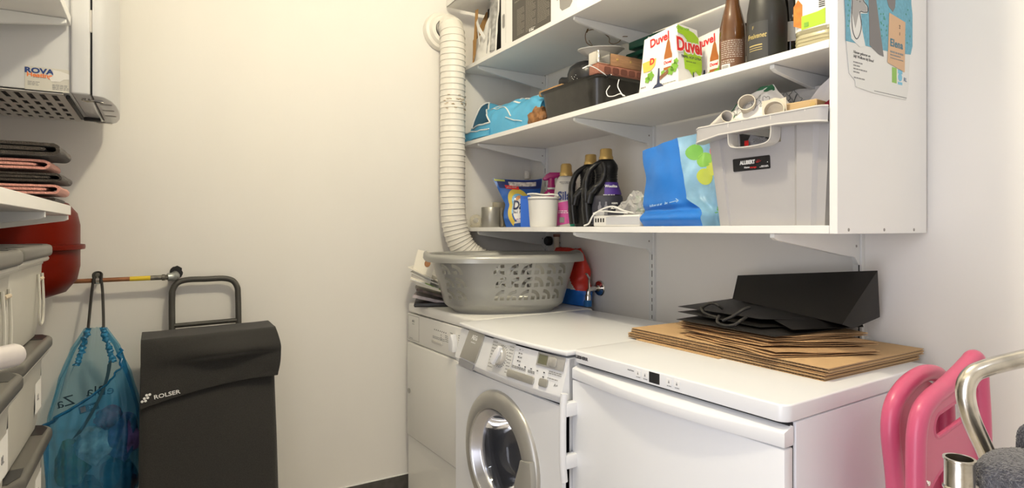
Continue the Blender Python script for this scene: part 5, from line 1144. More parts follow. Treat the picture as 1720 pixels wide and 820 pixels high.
obj('sheet', sheet(wf2, 30, 20, .0006), mat('wrap_grey', (.62, .60, .57), .6, bump=.15, bs=25), w2_, sharp=30)
for q in range(4):
    c0 = (.08, .22, .15, .30)[q]; r0_ = (.86, .88, .62, .74)[q]; obj('flower_outline', tube([wf2(min(1, max(0, c0 + .065 * math.cos(a) * (1 + .25 * math.cos(4 * a)))), min(1, r0_ + .12 * math.sin(a) * (1 + .25 * math.cos(4 * a)))) + Vector((0, -.0014, 0)) for a in [6.283 * k / 30 for k in range(31)]], .0006, 4), M_LINE, w2_)
crump('paper_sheet', 'white tissue paper corner standing up right of the crate middle', 'paper', lambda u, v: Vector((.045 + .078 * u + .0 * v + .012 * (1 - v), -.085 + .03 * u + .008 * nz(u * 3, v * 3), .235 + (.10 * (u ** .8) * (1 if u < .80 else max(.2, 1 - (u - .80) * 3.4))) * v + .03 * v)), mat('tissue_white', (.78, .76, .77), .6), 30, 16)
eb = thing('tan_carton', 'opened tan paper carton at the right of the crate rim', 'carton', CR(.055, -.100, .262), -90 + 6)
obj('carton', box(-.062, .055, -.035, .03, -.03, .024, .002, 1), mat('carton_tan', (.66, .46, .24), .65), eb); obj('tan_flap', sheet(lambda u, v: Vector((-.070 + .06 * u, -.040 - .006 * v, -.012 + .050 * v + .006 * nz(u * 3, v * 2))), 10, 8, .001), mat('flap_cream', (.78, .70, .56), .65, var=.1, vs=60), eb); obj('sticker', lathe([(.007, 0), (.007, .0008), (0, .0008)], 14, mtx=at(.046, -.0354, .012) @ rx(90)), mat('sticker_gold', (.65, .45, .18), .4), eb)
crump('clear_sheet', 'grey translucent plastic sheet bunched in the right corner of crate', 'plastic sheet', lambda u, v: Vector((.088 + .066 * u, -.05 + .05 * u + .016 * nz(u * 5, v * 2.5, 5), .235 + (.106 - .02 * u) * v + .004 * nz(u * 6, v * 3))), film('grey_film', (.42, .38, .38), .75, .25, (.7, .68, .68)), 30, 16)
rf = thing('red_folder', 'dark red folder over white papers at the right end of the crate', 'folder', CR(.125, -.06, .262), -90)
obj('folder_cover', prism([(-.030, .010), (.028, .010), (.028, .052), (.006, .030)], 0, .002, mtx=at(0, -.030, 0) @ F0), mat('folder_red', (.30, .015, .04), .4), rf)
for k in range(4): obj('paper', box(-.045, .028, -.034 + .002 * k, .03, -.030 + .0105 * k, -.0225 + .0105 * k), mat('paper_mauve', (.55, .50, .52), .6), rf)
inn = crump('paper_sheet', 'printed letter lying inside the crate behind its handle hole', 'paper', lambda u, v: Vector((-.075 + .085 * u, -.138 + .03 * v + .004 * nz(u * 3, v * 3), .180 + .052 * v - .030 * u * v)), mat('letter_white', (.74, .73, .74), .6), 10, 8)
print_(rect(-.070, -.058, .200, .213), M_RED, inn, at(0, -.138, 0) @ F0, 'stamp'); lines([(-.05, -.01, .215, .003), (-.05, -.005, .208, .003)], M_TEXTG, inn, at(0, -.132, 0) @ F0)
crump('paper_sheet', 'cream folded paper visible through the crate handle hole', 'paper', lambda u, v: Vector((-.02 + .085 * u, -.125 + .03 * v, .190 + .048 * v)), mat('paper_buff', (.68, .62, .48), .6), 8, 6)

# ---------------- middle shelf
# patterned blue bag lying on its side, open to the left
NB = S('patterned_bag', 'blue bag with white line pattern lying open on the middle shelf', 'bag', 1.355, 2.18, ZM, -90)
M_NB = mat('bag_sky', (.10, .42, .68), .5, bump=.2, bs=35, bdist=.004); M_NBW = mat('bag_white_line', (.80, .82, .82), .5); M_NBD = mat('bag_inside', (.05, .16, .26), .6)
def nb(u, v, off=0):      # u along x from open end (left) to right, v round the section 0 front foot .. 1 back foot
    x = -.290 + .575 * u + (.045 * math.sin(v * math.pi) * (1 - u) ** 3); hgt = .176 - .055 * u - .012 * math.sin(u * 6.3); dp = .105 + .012 * math.sin(u * 5)
    a = math.pi * v; r_ = 1 + .10 * nz(u * 5, v * 3.5, 2) + .05 * nz(u * 13, v * 8, 5)
    k = 2.6; c, s_ = math.cos(a), math.sin(a)
    y = -dp * math.copysign(abs(c) ** (2 / k), c) * r_; z = hgt * abs(s_) ** (2 / k) * r_ 
    n_ = Vector((0, -c, s_)); return Vector((x, y, z + .002)) + n_ * off
obj('bag_fabric', sheet(nb, 90, 80, .0015, keep=lambda u, v: not (.02 < u < .40 and .09 < v < .47 - (u - .02) * 1.0)), M_NB, NB, sharp=50)
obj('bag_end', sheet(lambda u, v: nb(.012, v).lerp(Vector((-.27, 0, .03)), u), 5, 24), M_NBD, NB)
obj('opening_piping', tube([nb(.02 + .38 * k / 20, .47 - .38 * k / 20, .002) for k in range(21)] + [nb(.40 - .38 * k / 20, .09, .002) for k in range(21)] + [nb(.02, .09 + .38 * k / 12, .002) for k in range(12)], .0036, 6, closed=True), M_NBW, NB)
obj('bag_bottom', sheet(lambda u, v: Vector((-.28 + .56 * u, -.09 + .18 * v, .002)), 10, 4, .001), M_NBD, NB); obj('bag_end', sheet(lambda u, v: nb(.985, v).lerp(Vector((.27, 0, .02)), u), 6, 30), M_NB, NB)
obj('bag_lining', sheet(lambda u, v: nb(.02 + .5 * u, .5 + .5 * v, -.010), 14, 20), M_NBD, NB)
fold = obj('front_fold', sheet(lambda u, v: Vector((-.30 + .24 * u, -.122 - .010 * math.sin(u * 3) * (1 - v), .004 + (.040 - .012 * u) * v + .005 * nz(u * 5, v * 3, 8))), 24, 8, .0012), M_NB, NB, sharp=60); obj('fold_piping', tube([Vector((-.30 + .24 * k / 20, -.123, .044 - .012 * k / 20 + .005 * nz(k * .25, 3, 8))) for k in range(21)], .003, 6), M_NBW, NB)
obj('hanging_strap', sheet(lambda u, v: Vector((-.322 + .012 * v, -.128 - .004 * math.sin(u * 3), -.004 + .075 * u)), 8, 2, .0012), MATS['bag_azure'], NB)
for cps in ([(.30, .28), (.33, .42), (.38, .50), (.42, .52)], [(.30, .28), (.42, .26), (.55, .22), (.66, .10)], [(.55, .55), (.60, .48), (.62, .40)], [(.74, .38), (.80, .46), (.88, .44), (.97, .40)], [(.70, .50), (.78, .54), (.84, .52), (.96, .54)], [(.36, .50), (.44, .46), (.50, .56)], [(.60, .10), (.70, .06), (.8, .04)]):
    pp = smooth([(a, c, 0) for a, c in cps], 6); obj('white_line', tube([nb(p.x, p.y, .0012) for p in pp], .0042, 6, flat=.5), M_NBW, NB)
obj('white_spot', sheet(lambda u, v: nb(.70 + .055 * v * math.cos(6.283 * u), .455 + .05 * v * math.sin(6.283 * u), .0022), 18, 3), M_NBW, NB); obj('black_mark', sheet(lambda u, v: nb(.70 + .03 * u, .425 + .012 * v, .0032), 6, 2), M_BLACK, NB); obj('white_tag', sheet(lambda u, v: nb(.60 + .07 * u, .30 + .035 * v, .002), 8, 3), M_NBW, NB)
cn = S('bag_content', 'dark red and brown packet inside the open end of the blue bag', 'packet', 1.345, 2.32, ZM + .0045); obj('packet', jitter(box(-.05, .09, -.06, .05, 0, .085, .02, 3), .01, 30, 2), mat('packet_dark', (.10, .05, .03), .4, var=.8, vs=40), cn); print_(rect(-.03, .03, .012, .03), M_RED, cn, at(0, -.064, 0) @ F0, 'red_label')
bpk = S('brown_packet', 'crumpled brown paper packet under the left end of the roasting tin', 'packet', 1.275, 1.918, ZM); b = bmesh.new(); bmesh.ops.create_icosphere(b, subdivisions=4, radius=1)
for v in b.verts: n_ = v.co.copy(); k = 1 + .35 * nz(n_.x * 2, n_.y * 2, n_.z * 2) + .12 * nz(n_.x * 7, n_.y * 7, n_.z * 7); v.co = Vector((n_.x * .052 * k, n_.y * .030 * k, max(0, .032 + n_.z * .040 * k)))
obj('paper', b, mat('packet_brown', (.27, .125, .045), .6, var=.35, vs=50, bump=.3, bs=40), bpk, sharp=60)
# roasting tin
RT = S('roasting_tin', 'large black enamel roasting tin on the middle shelf full of kitchenware', 'roasting tin', 1.345, 1.685, ZM, -90)
M_TIN = mat('tin_enamel', (.020, .019, .017), .28, coat=.2, bump=.04, bs=60, var=.3, vs=25)
def loopv(b, w_, d_, r, z, n=6): return [b.verts.new((p[0], p[1], z)) for p in rrect(w_, d_, r, n)]
b = bmesh.new(); L = [loopv(b, .300, .180, .035, .0015), loopv(b, .318, .198, .042, .010), loopv(b, .345, .222, .05, .098), loopv(b, .362, .238, .056, .102), loopv(b, .366, .242, .058, .106), loopv(b, .360, .236, .056, .107), loopv(b, .340, .217, .05, .100), loopv(b, .312, .192, .04, .014)]
for a, c in zip(L, L[1:]):
    for k in range(len(a)): b.faces.new((a[k], a[(k + 1) % len(a)], c[(k + 1) % len(a)], c[k]))
b.faces.new(L[0][::-1]); b.faces.new(L[-1]); obj('tin', b, M_TIN, RT)
cb = S('cork_board', 'brown cork mat lying on the left of the roasting tin rim', 'board', 1.345, 1.80, ZM + .1075); obj('mat', box(-.10, .05, -.08, .065, 0, .022, .004), mat('cork', (.42, .25, .11), .85, var=.3, vs=150, bump=.2, bs=200), cb); obj('mat_edge', box(-.1005, -.0995, -.078, .063, .006, .014), mat('cork_dark', (.28, .15, .06), .85), cb)
gp_ = S('griddle_pan', 'black griddle pan lying in the roasting tin under the wooden mould', 'pan', 1.345, 1.66, ZM + .078)
obj('pan', prism(rrect(.25, .165, .03, 5), 0, .018, bev=.004), M_BLACK, gp_); obj('pan_handle', tube(smooth([(.05, -.06, .014), (.10, -.065, .018), (.15, -.068, .023), (.165, -.068, .024)], 5), [.007] * 5 + [.008] * 6 + [.007] * 5, 12, flat=.7), M_BLACK, gp_)
po = S('cast_iron_pot', 'black cast iron pot with stubby spout lying in the roasting tin', 'pot', 1.40, 1.765, ZM + .122, -90)
lathe_part('pot_bowl', [(0, 0), (.050, 0), (.066, .010), (.077, .035), (.078, .062), (.070, .085), (.055, .096), (.05, .10), (0, .102)], M_BLACK, po, 40)
obj('pot_spout', lathe([(.0, .058), (.020, .058), (.024, .050), (.020, .03), (.026, 0)], 20, mtx=at(-.062, -.02, .046) @ rz(-160) @ ry(90)), M_BLACK, po)
obj('salt_specks', (lambda bb: [bmesh.ops.create_icosphere(bb, subdivisions=1, radius=.0016, matrix=at(.0785 * math.cos(a_), .0785 * math.sin(a_), z_)) for a_, z_ in ((-1.5, .035), (-1.42, .03), (-1.36, .038), (-1.55, .042), (-1.2, .03), (-1.28, .044))] and bb)(bmesh.new()), M_WPRINT, po, kind='stuff')
pl = S('white_plate', 'white oval dish on top of the kitchenware pile in the tin', 'plate', 1.405, 1.695, ZM + .2255, -40)
pl.rotation_euler = (R(7), 0, R(-40))
obj('plate', lathe([(0, .006), (.050, .006), (.082, .030), (.087, .032), (.085, .036), (.050, .012), (0, .012)], 48, sy=.85), mat('ceramic_white', (.88, .86, .80), .3), pl); obj('plate_foot', lathe([(.040, .006), (.042, 0), (.036, 0), (.034, .006)], 32, sy=.85), mat('ceramic_foot', (.75, .73, .68), .4), pl)
wm_ = S('wooden_mould', 'pinkish wooden biscuit mould with hollows and white string in the tin', 'mould', 1.345, 1.536, ZM + .1085, 0)
M_MW = mat('mould_wood', (.30, .125, .085), .55, var=.25, vs=30, stretch=(1, 8, 8)); obj('board', box(-.105, .115, -.025, .025, .0, .034, .006), M_MW, wm_)
for k in range(5): obj('hollow', prism(rrect(.028, .020, .006, 4, -.065 + k * .036, .017), 0, .0012, mtx=at(0, -.0252, 0) @ F0), mat('mould_hollow', (.14, .05, .035), .6), wm_)
obj('string', tube(smooth([(-.165, -.020, .008), (-.145, -.028, .018), (-.12, -.030, .014), (-.088, -.03, .002), (-.062, -.03, -.008), (-.052, -.03, .002)], 6), .0018, 6), M_WPRINT, wm_); obj('string_knot', jitter(lathe([(0, -.004), (.004, 0), (0, .004)], 8, mtx=at(-.145, -.028, .018)), .001, 200, 1), M_WPRINT, wm_)
wb = S('wooden_box', 'brown wooden block with steel end cap lying on the mould', 'block', 1.345, 1.540, ZM + .1440, 0)
obj('block', box(-.045, .135, -.022, .03, 0, .042, .003), mat('block_wood', (.36, .20, .105), .5, var=.2, vs=25, stretch=(1, 8, 8)), wb); obj('steel_cap', box(-.100, -.043, -.024, .032, .0, .048, .008, 3), M_CHROME, wb)
for x in (-.015, .045): obj('rivet', lathe([(0, .0012), (.004, .0012), (.0048, 0)], 12, mtx=at(x, -.022, .024) @ rx(90)), M_GOLD, wb)
gt = S('green_tray', 'dark green plastic tray leaning behind the kitchenware pile', 'tray', 1.50, 1.56, ZM + .224, -90); M_GT = mat('tray_green', (.008, .075, .045), .35)
obj('tray', box(-.085, .12, -.02, .05, .0, .016, .004), M_GT, gt); obj('tray_lid', box(-.060, .12, -.028, .05, .024, .052, .004), M_GT, gt); obj('tray_hinge', box(-.055, .115, .02, .04, .015, .026), M_GT, gt); obj('tray_stud', lathe([(0, .002), (.005, .002), (.005, 0)], 12, mtx=at(.045, -.028, .040) @ rx(90)), M_WPRINT, gt)
obj('tray_support', box(-.05, .11, 0, .045, -.1165, 0, .004), M_GT, gt)
wr = S('wire_hook', 'thin bronze wire hooks sticking up from the white dish', 'wire', 1.40, 1.665, 1.809, -40); M_WIRE = mat('wire_bronze', (.20, .13, .07), .35, metal=.8)
def wp(pts, n=7): return smooth([((px_ - 1017) / 458, 0, (97 - py_) / 458) for px_, py_ in pts], n)
obj('wire', tube(wp([(997, 84), (987, 78), (984, 66), (986, 58), (991, 52), (993, 47), (1000, 41.5), (1010, 40), (1020, 46)]), .0015, 6), M_WIRE, wr)
obj('wire', tube(wp([(988, 57), (996, 55.5), (1008, 58), (1018, 65), (1024, 72), (1024, 78), (1030, 81.5), (1040, 78), (1044, 72), (1046, 70), (1054, 70)]), .0015, 6), M_WIRE, wr); obj('wire', tube(wp([(1023, 68), (1024.5, 63), (1026, 58)], 5), .0015, 6), M_WIRE, wr); obj('wire_twist', lathe([(0, -.008), (.003, -.006), (.003, .006), (0, .008)], 8, mtx=at(-.065, 0, .087) @ ry(20)), M_WIRE, wr)
obj('wire', tube(wp([(997, 84), (993, 78), (990, 73)], 4), .0013, 6), M_WIRE, wr)
st_ = obj('loose_string', tube(smooth([(1.226, 1.435, ZM + .050), (1.223, 1.448, ZM + .034), (1.222, 1.440, ZM + .018), (1.2225, 1.415, ZM + .012), (1.224, 1.385, ZM + .014), (1.2235, 1.372, ZM + .008), (1.224, 1.363, ZM + .003)], 6), .0016, 6), M_WPRINT); tag(st_, 'white string end hanging at the right of the roasting tin', 'string')
st2 = obj('loose_string', tube(smooth([(1.226, 1.392, ZM + .060), (1.2225, 1.394, ZM + .040), (1.2225, 1.384, ZM + .022), (1.2235, 1.370, ZM + .004)], 6), .0016, 6), M_WPRINT); tag(st2, 'second string end beside the beer carton, hanging straight', 'string')
# beer cartons
M_CW = mat('carton_white', (.84, .83, .81), .45); M_CG = mat('carton_hop_green', (.36, .60, .03), .45); M_CGD = mat('carton_leaf', (.20, .42, .05), .5); M_NAVY = mat('carton_navy', (.04, .05, .10), .45); M_YEL = mat('carton_beer', (.80, .55, .10), .45); M_BRN = mat('carton_bottle', (.38, .13, .03), .4)
def beer_carton(label, X, Y):
    t = S('beer_carton', label, 'beer carton', X, Y, ZM, -90, 'white and green beer cartons on the middle shelf')
    W0, W1, D_, H_ = .0785, .0650, .104, .176     # half width at foot and top
    b = bmesh.new(); lo = [b.verts.new(p) for p in ((-W0, 0, 0), (W0, 0, 0), (W0, D_, 0), (-W0, D_, 0))]; hi = [b.verts.new(p) for p in ((-W1, .0093, H_ - .012), (W1, .010, H_), (W1, D_ - .012, H_ - .006), (-W1, D_ - .012, H_ - .016))]
    for A_1, A_2 in ((lo, hi),):
        for k in range(4): b.faces.new((A_1[k], A_1[(k + 1) % 4], A_2[(k + 1) % 4], A_2[k]))
    b.faces.new(lo[::-1]); b.faces.new(hi); bmesh.ops.bevel(b, geom=b.edges[:], offset=.0015, segments=1, affect='EDGES'); obj('carton', b, M_CW, t, sharp=20)
    f1 = at(0, -.0006, 0) @ F0; f1 = at(0, -.0002, 0) @ rx(-3.25) @ F0; ftop = f1      # lower and upper half of the front
    s1 = at(W0 + .0002, 0, 0) @ ry(-4.39) @ SIDE
    lettering('Duvel', .034, M_RED, t, ftop @ at(.0, .146, .0008) @ rz(6), bold=.0008, sx=.95)
    bt_ = print_([(.022, .050), (.052, .050), (.052, .092), (.046, .108), (.042, .128), (.036, .142), (.030, .128), (.026, .108), (.022, .092)], M_BRN, t, f1 @ at(0, 0, 0.00115), 'bottle_picture', t=.0002); print_(rect(.0215, .0525, .058, .082), M_CW, t, f1 @ at(0, 0, 0.00137), 'bottle_label'); lettering('Duvel', .012, M_RED, t, f1 @ at(.037, .071, 0.00158), bold=.0006)
    print_([(-.060, .062), (-.030, .062), (-.014, .074), (-.010, .095), (-.066, .092)], M_YEL, t, f1 @ at(0, 0, 0.00108), 'glass_picture', t=.0002); lettering('D', .026, M_RED, t, f1 @ at(-.026, .088, 0.00130), bold=.001)
    for x, y, r_ in ((.062, .052, .014), (.05, .044, .012), (-.030, .046, .013), (-.042, .038, .010), (.068, .066, .009), (.02, .044, .008)): print_([(x + r_ * (1 + .18 * math.cos(5 * a_)) * math.cos(a_), y + r_ * (1 + .18 * math.cos(5 * a_)) * math.sin(a_)) for a_ in [6.283 * k / 20 for k in range(20)]], M_CGD, t, f1 @ at(0, 0, 0.00144), 'hop_picture', t=.0002)
    print_([(.005, .036), (.04, .050), (.042, .040), (.01, .026)], mat('carton_crate', (.22, .10, .05), .5), t, f1 @ at(0, 0, 0.00130), 'crate_picture')
    print_([(-.014, .006), (.012, .006), (.004, .020), (.0015, .062), (-.0035, .062), (-.006, .020)], M_NAVY, t, f1 @ at(.004, 0, 0.00158), 'tower_picture'); print_([(-.030, .001), (.026, .001), (.010, .016), (-.012, .016)], M_NAVY, t, f1 @ at(.004, 0, 0.00144), 'tower_picture')
    lines([(-.07, -.045, .018, .003), (.02, .07, .012, .002)], M_TEXTG, t, f1 @ at(0, 0, .001))
    gr = [(.030, .048), (.045, .046), (.060, .030), (.072, .046), (.090, .030), (.099, .050), (.101, .075), (.099, .110), (.093, .145), (.075, .158), (.040, .166), (.010, .172), (.008, .150), (.030, .146), (.046, .132), (.034, .125), (.028, .080)]
    print_(gr, M_CG, t, s1 @ at(0, 0, 0.00076), 'hop_print'); lettering('CITRA HOP', .010, M_CGD, t, s1 @ at(.030, .163, 0.00094), bold=.0004)
    o = lettering('Duvel', .054, M_WPRINT, t, s1 @ at(.052, .1150, 0.00094), bold=.0052, sx=.80); lettering('Duvel', .054, M_RED, t, s1 @ at(.053, .1150, 0.00118), bold=.0018, sx=.80)
    lettering('TRIPEL HOP CITRA', .0095, M_TEXT, t, s1 @ at(.058, .083, 0.00100), bold=.0003); lettering('EDITION 2020', .0062, M_TEXT, t, s1 @ at(.056, .070, 0.00100)); print_([(.056, .010), (.070, .010), (.065, .020), (.064, .042), (.061, .042), (.060, .020)], M_NAVY, t, s1 @ at(0, 0, 0.00112), 'tower_picture')
    obj('carton_slot', box(W0 - .0082, W0 - .0066, .006, .045, .0985, .1005), M_DARK, t)
    return t
beer_carton('white and green beer carton at the front, right beside the black tin', 1.242, 1.2435)
beer_carton('second beer carton half hidden behind the front one and the brown bottle', 1.372, 1.190)
# bottles
M_GLB = mat('brown_glass', (.105, .040, .010), .08, coat=.6, spec=.7); M_GLD = mat('dark_glass', (.012, .010, .008), .1, coat=.5); M_MATT = mat('matt_black_glass', (.022, .022, .021), .42, coat=.1)
def bottle(name, label, X, Y, prof, m, seg=40, group=None):
    t = S(name, label, 'bottle', X, Y, ZM, facing(X, Y), group); lathe_part('glass', prof, m, t, seg); return t
BPR = [(0, 0), (.030, 0), (.033, .004), (.0335, .10), (.0325, .125), (.026, .155), (.0185, .185), (.0155, .215), (.0145, .250), (.016, .252), (.016, .262), (.013, .264), (0, .264)]
bb1 = bottle('beer_bottle', 'tall brown beer bottle with white small print label', 1.300, 1.030, BPR, M_GLB)
I4 = at(0, 0, 0)
print_((-.034, .034, .010, .088), mat('label_brown', (.17, .085, .05), .5), bb1, I4, 'label', t=.0006, bend=.0336)
rws = [(-.030, .026, .084 - .0052 * k, .0019) for k in range(9)] + [(-.030, .004, .034 - .0052 * k, .0024) for k in range(2)]
b = new(); rnd = random.Random(3)
for x0, x1, y, h in rws:
    x = x0
    while x < x1: wd = rnd.uniform(.002, .008); q = bmesh.new(); q.faces.new([q.verts.new(p) for p in ((x, y - h / 2, .0012), (min(x1, x + wd), y - h / 2, .0012), (min(x1, x + wd), y + h / 2, .0012), (x, y + h / 2, .0012))]); merge(b, bendcyl(q, .0336)); x += wd + .0018
obj('small_print', b, mat('print_pale', (.52, .46, .40), .5), bb1, kind='stuff'); print_((-.030, -.006, .011, .025), M_PAPER, bb1, I4, 'barcode_field', t=.0010, bend=.0336)
b = new()
for k in range(10): merge(b, bendcyl((lambda q: (q.faces.new([q.verts.new(p) for p in ((-.027 + .0018 * k, .013, .0016), (-.0262 + .0018 * k, .013, .0016), (-.0262 + .0018 * k, .022, .0016), (-.027 + .0018 * k, .022, .0016))]), q)[1])(bmesh.new()), .0336))
obj('barcode', b, M_TEXT, bb1, kind='stuff'); lathe_part('bottle_cap', [(.0165, .256), (.0165, .264), (.013, .268), (0, .268)], M_GOLD, bb1, 20)
SPR = [(0, 0), (.028, 0), (.031, .004), (.031, .075), (.029, .09), (.020, .112), (.0145, .125), (.0135, .155), (.0155, .157), (.0155, .166), (0, .166)]
bb2 = bottle('beer_bottle', 'short brown beer bottle with red D label between the tall bottles', 1.405, 1.070, SPR, M_GLD)
print_((-.032, .032, .012, .070), M_CW, bb2, I4, 'label', t=.0006, bend=.0311); lettering('Duvel', .030, M_RED, bb2, I4 @ at(0, 0, .042), bend=.0319, a0=14, bold=.0012, sx=.85)
CPR = [(0, 0), (.044, 0), (.0465, .005), (.047, .10), (.0455, .13), (.040, .165), (.031, .20), (.022, .235), (.0165, .27), (.0155, .295), (.018, .298), (.018, .306), (0, .31)]
ch = bottle('sparkling_wine_bottle', 'large matt black sparkling wine bottle with gold lettering', 1.290, .921, CPR, M_MATT, 48)
print_((-.047, .003, .005, .098), mat('label_matt', (.045, .045, .046), .5), ch, I4, 'label', t=.0006, bend=.047); M_GOLDT = mat('gold_print', (.62, .50, .20), .35, metal=.5)
lettering('Freixenet', .0175, M_GOLDT, ch, at(0, 0, .064) @ I4, bend=.0478, a0=-32, shear=.3, sx=.75, bold=.0002)
for z in (.040, .0345, .029): print_((-.044, -.010, z, z + (.003 if z > .039 else .0015)), M_GOLDT, ch, I4, 'gold_line', t=.0009, bend=.047)
lettering('F', .012, M_GOLDT, ch, at(0, 0, .085), bend=.0478, a0=-40)
db = bottle('dark_bottle', 'dark bottle with white upper label behind the sparkling wine bottle', 1.400, .930, [(0, 0), (.036, 0), (.0385, .004), (.0385, .17), (.030, .20), (.015, .225), (.0145, .27), (0, .272)], M_GLD)
print_((-.05, .05, .070, .120), M_PAPER, db, I4, 'label', t=.0006, bend=.0386); lettering('l', .02, M_TEXT, db, at(0, 0, .10), bend=.0394, a0=30)
JU = S('juice_bottle', 'square clear juice bottle with green and orange label by end panel', 'bottle', 1.305, .786, ZM, -82)
M_JUI = mat('juice_pet', (.66, .60, .38), .12, trans=.35, coat=.4); 
b = bmesh.new(); L = [loopv(b, .090, .088, .022, z) if k == 0 else loopv(b, w_, w_, r_, z) for k, (w_, r_, z) in enumerate(((.090, .022, 0), (.098, .026, .006), (.098, .026, .034), (.094, .026, .037), (.098, .026, .040), (.098, .026, .15), (.08, .03, .19), (.035, .017, .215), (.032, .0159, .24)))]
for a, c in zip(L, L[1:]):
    for k in range(len(a)): b.faces.new((a[k], a[(k + 1) % len(a)], c[(k + 1) % len(a)], c[k]))
b.faces.new(L[0][::-1]); b.faces.new(L[-1]); obj('bottle_body', b, M_JUI, JU)
b = bmesh.new(); L = [loopv(b, .0995, .0995, .0265, .046), loopv(b, .0995, .0995, .0265, .148)]
for k in range(len(L[0])): b.faces.new((L[0][k], L[0][(k + 1) % len(L[0])], L[1][(k + 1) % len(L[0])], L[1][k]))
lab_ = obj('label', b, M_CW, JU)
jf = at(0, -.0500, 0) @ F0; jl = at(-.0500, 0, 0) @ Matrix(((0, 0, -1, 0), (-1, 0, 0, 0), (0, 1, 0, 0), (0, 0, 0, 1)))
M_ORG = mat('label_orange', (.72, .20, .03), .45, var=.3, vs=60); M_LIM = mat('label_lime', (.42, .60, .04), .45)
print_([(-.026, .047), (.026, .050), (.026, .084), (.010, .080), (-.026, .078)], M_LIM, lab_, jf, 'lime_print'); print_([(-.024, .047), (.022, .047), (.022, .064), (-.024, .056)], M_LIM, lab_, jl, 'lime_print')
print_([(-.024, .075), (.020, .066), (.022, .110), (.010, .128), (-.012, .126), (-.024, .100)], M_ORG, lab_, jl, 'orange_print'); lettering('juice', .020, M_RED, lab_, jl @ at(0, .092, .0006) @ rz(20), bold=.0008)
print_([(-.044, .060), (-.024, .050), (-.024, .104), (-.034, .118), (-.044, .104)], M_ORG, lab_, at(0, -.047, 0) @ F0 @ at(0, 0, .0026), 'orange_print'); print_(rect(-.020, -.010, .052, .062), M_CGD, lab_, jf @ at(0, 0, .0006), 'green_logo'); b = new()
for k in range(9): prism(rect(.012, .025, .088 + k * .0045, .0905 + k * .0045), 0, .0004, bm=b)
obj('barcode', b, M_TEXT, lab_, mtx=jf, kind='stuff')
for z in (.012, .020, .028): obj('moulded_ring', tube([(p[0], p[1], z) for p in rrect(.0985, .0985, .026, 5)], .0012, 5, closed=True), M_JUI, JU)

# ---------------- top shelf
PB2 = S('white_gift_bag', 'crumpled white and brown paper carrier bag at left end of top shelf', 'paper bag', 1.30, 2.265, ZT, -90)
M_FOIL = mat('silver_print', (.42, .42, .42), .3, metal=.4, var=.5, vs=35); M_KR2 = mat('bag_kraft', (.42, .24, .09), .6)
obj('bag_front', sheet(lambda u, v: Vector((-.150 + .215 * u - .030 * v * (1 - u), -.055 + .020 * v + .008 * nz(u * 4, v * 3, 3) - .006 * math.sin(u * 3), (.005 + .252 * v * (.40 + .60 * u ** 1.4)) + .008 * nz(u * 3, 5))), 24, 24, .001), M_PAPER, PB2, sharp=35)
obj('silver_panel', sheet(lambda u, v: Vector((-.012 + .068 * u, -.0605 + .020 * v + .006 * math.sin(u * 7) * (1 - v), .020 + .24 * v)), 12, 20, .0008), M_FOIL, PB2, sharp=35)
obj('bag_side', sheet(lambda u, v: Vector((-.150 - .012 * u - .035 * v * 0, -.055 + .10 * u, .005 + (.11 + .20 * u) * v)), 10, 12, .001), M_KR2, PB2); obj('brown_fold', sheet(lambda u, v: Vector((-.150 + .028 * v + .022 * u, -.058 + .004 * u, .006 + .24 * v + .04 * u * (1 - v))), 6, 16, .001), M_KR2, PB2)
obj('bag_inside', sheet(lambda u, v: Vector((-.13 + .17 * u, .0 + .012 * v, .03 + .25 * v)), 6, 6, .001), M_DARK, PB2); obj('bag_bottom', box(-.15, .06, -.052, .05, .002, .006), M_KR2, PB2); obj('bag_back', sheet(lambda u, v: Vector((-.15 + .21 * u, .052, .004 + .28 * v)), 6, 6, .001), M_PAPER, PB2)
obj('bag_handle', sheet(lambda u, v: Vector((-.105 + .075 * u + .014 * v, -.062 - .012 * math.sin(u * 3.1), .185 - .10 * u ** 1.2 + .012 * v)), 14, 2, .001), M_PAPER, PB2); obj('bag_handle', sheet(lambda u, v: Vector((-.105 + .012 * v + .020 * u, -.060, .185 - .11 * u)), 8, 2, .001), M_PAPER, PB2)
wc = S('white_card', 'folded white card tray lying across the top of the paper bag', 'card', 1.29, 2.30, ZT + .265, -90)
obj('card_base', prism([(-.165, -.155), (.01, -.16), (.03, -.02), (-.165, .08)], 0, .002), M_PAPER, wc); obj('card_wall', prism([(-.165, -.155), (.01, -.16), (.01, -.157), (-.165, -.152)], 0, .06), M_PAPER, wc)
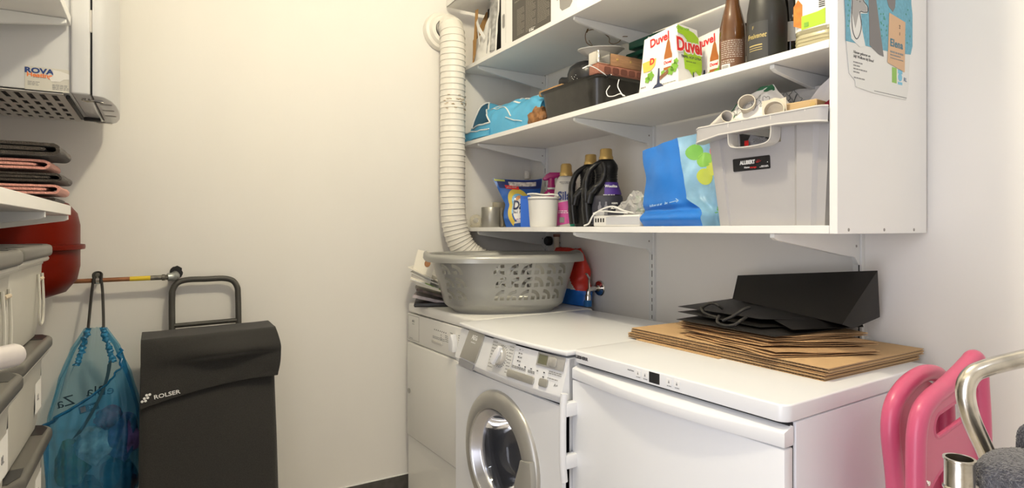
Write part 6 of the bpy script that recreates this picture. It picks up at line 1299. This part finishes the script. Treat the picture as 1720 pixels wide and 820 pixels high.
KC = S('kitchenware_carton', 'white kitchenware carton with dark text panel on the top shelf', 'carton', 1.238, 1.884, ZT, -90)
M_KD = mat('carton_charcoal', (.075, .068, .058), .45)
obj('carton', box(-.262, .264, 0, .26, 0, .30, .0015, 1), M_CW, KC); KF = at(0, -.0004, 0) @ F0
pn_ = obj('text_panel', prism(rect(-.168, .106, .010, .196), 0, .0004, mtx=KF), M_KD, KC)
M_TXT2 = mat('panel_text', (.20, .18, .155), .5)
rws = []
for x0, x1, n_, z0_ in ((-.130, -.075, 17, .125), (-.065, .006, 21, .145), (.018, .098, 20, .150)):
    for k in range(n_): rws.append((x0, x1 - (k % 5 == 4) * .02, z0_ - k * .0062, .0032))
lines(rws, M_TXT2, pn_, KF @ at(0, 0, .0006)); lines([(-.155, -.150, .105, .010), (-.155, -.150, .085, .010), (-.155, -.150, .065, .010), (-.155, -.150, .04, .010), (-.04, -.005, .016, .005), (-.04, .0, .022, .004)], M_WPRINT, pn_, KF @ at(0, 0, .0006)); lines([(-.150, .03, .162, .005), (.02, .095, .170, .006)], M_TXT2, pn_, KF @ at(0, 0, .0006))
lettering('Kitchen', .034, M_RED, pn_, KF @ at(-.042, .183, .0006), bold=.0012, shear=.15, sx=.95); lettering('KING', .052, M_RED, KC, KF @ at(-.03, .232, .0006), bold=.003, shear=.15)
pot = print_([(.160, .080), (.163, .040), (.176, .027), (.222, .027), (.236, .040), (.240, .080)], mat('print_pot', (.27, .26, .25), .4), KC, KF, 'pot_picture'); print_([(.145, .072), (.160, .078), (.160, .084), (.145, .082)], M_TEXT, KC, KF, 'pot_handle_picture')
obj('hand_slot', prism(rrect(.022, .060, .010, 5, -.238, .115), 0, .0008, mtx=KF), mat('slot_grey', (.45, .44, .43), .6), KC); obj('slot_inside', prism(rrect(.016, .052, .008, 5, -.238, .115), .0008, .0012, mtx=KF), mat('slot_dark', (.30, .29, .28), .6), KC)
obj('corner_fold', box(-.222, -.2205, -.0005, 0, .02, .29), mat('fold_grey', (.55, .54, .53), .6), KC)
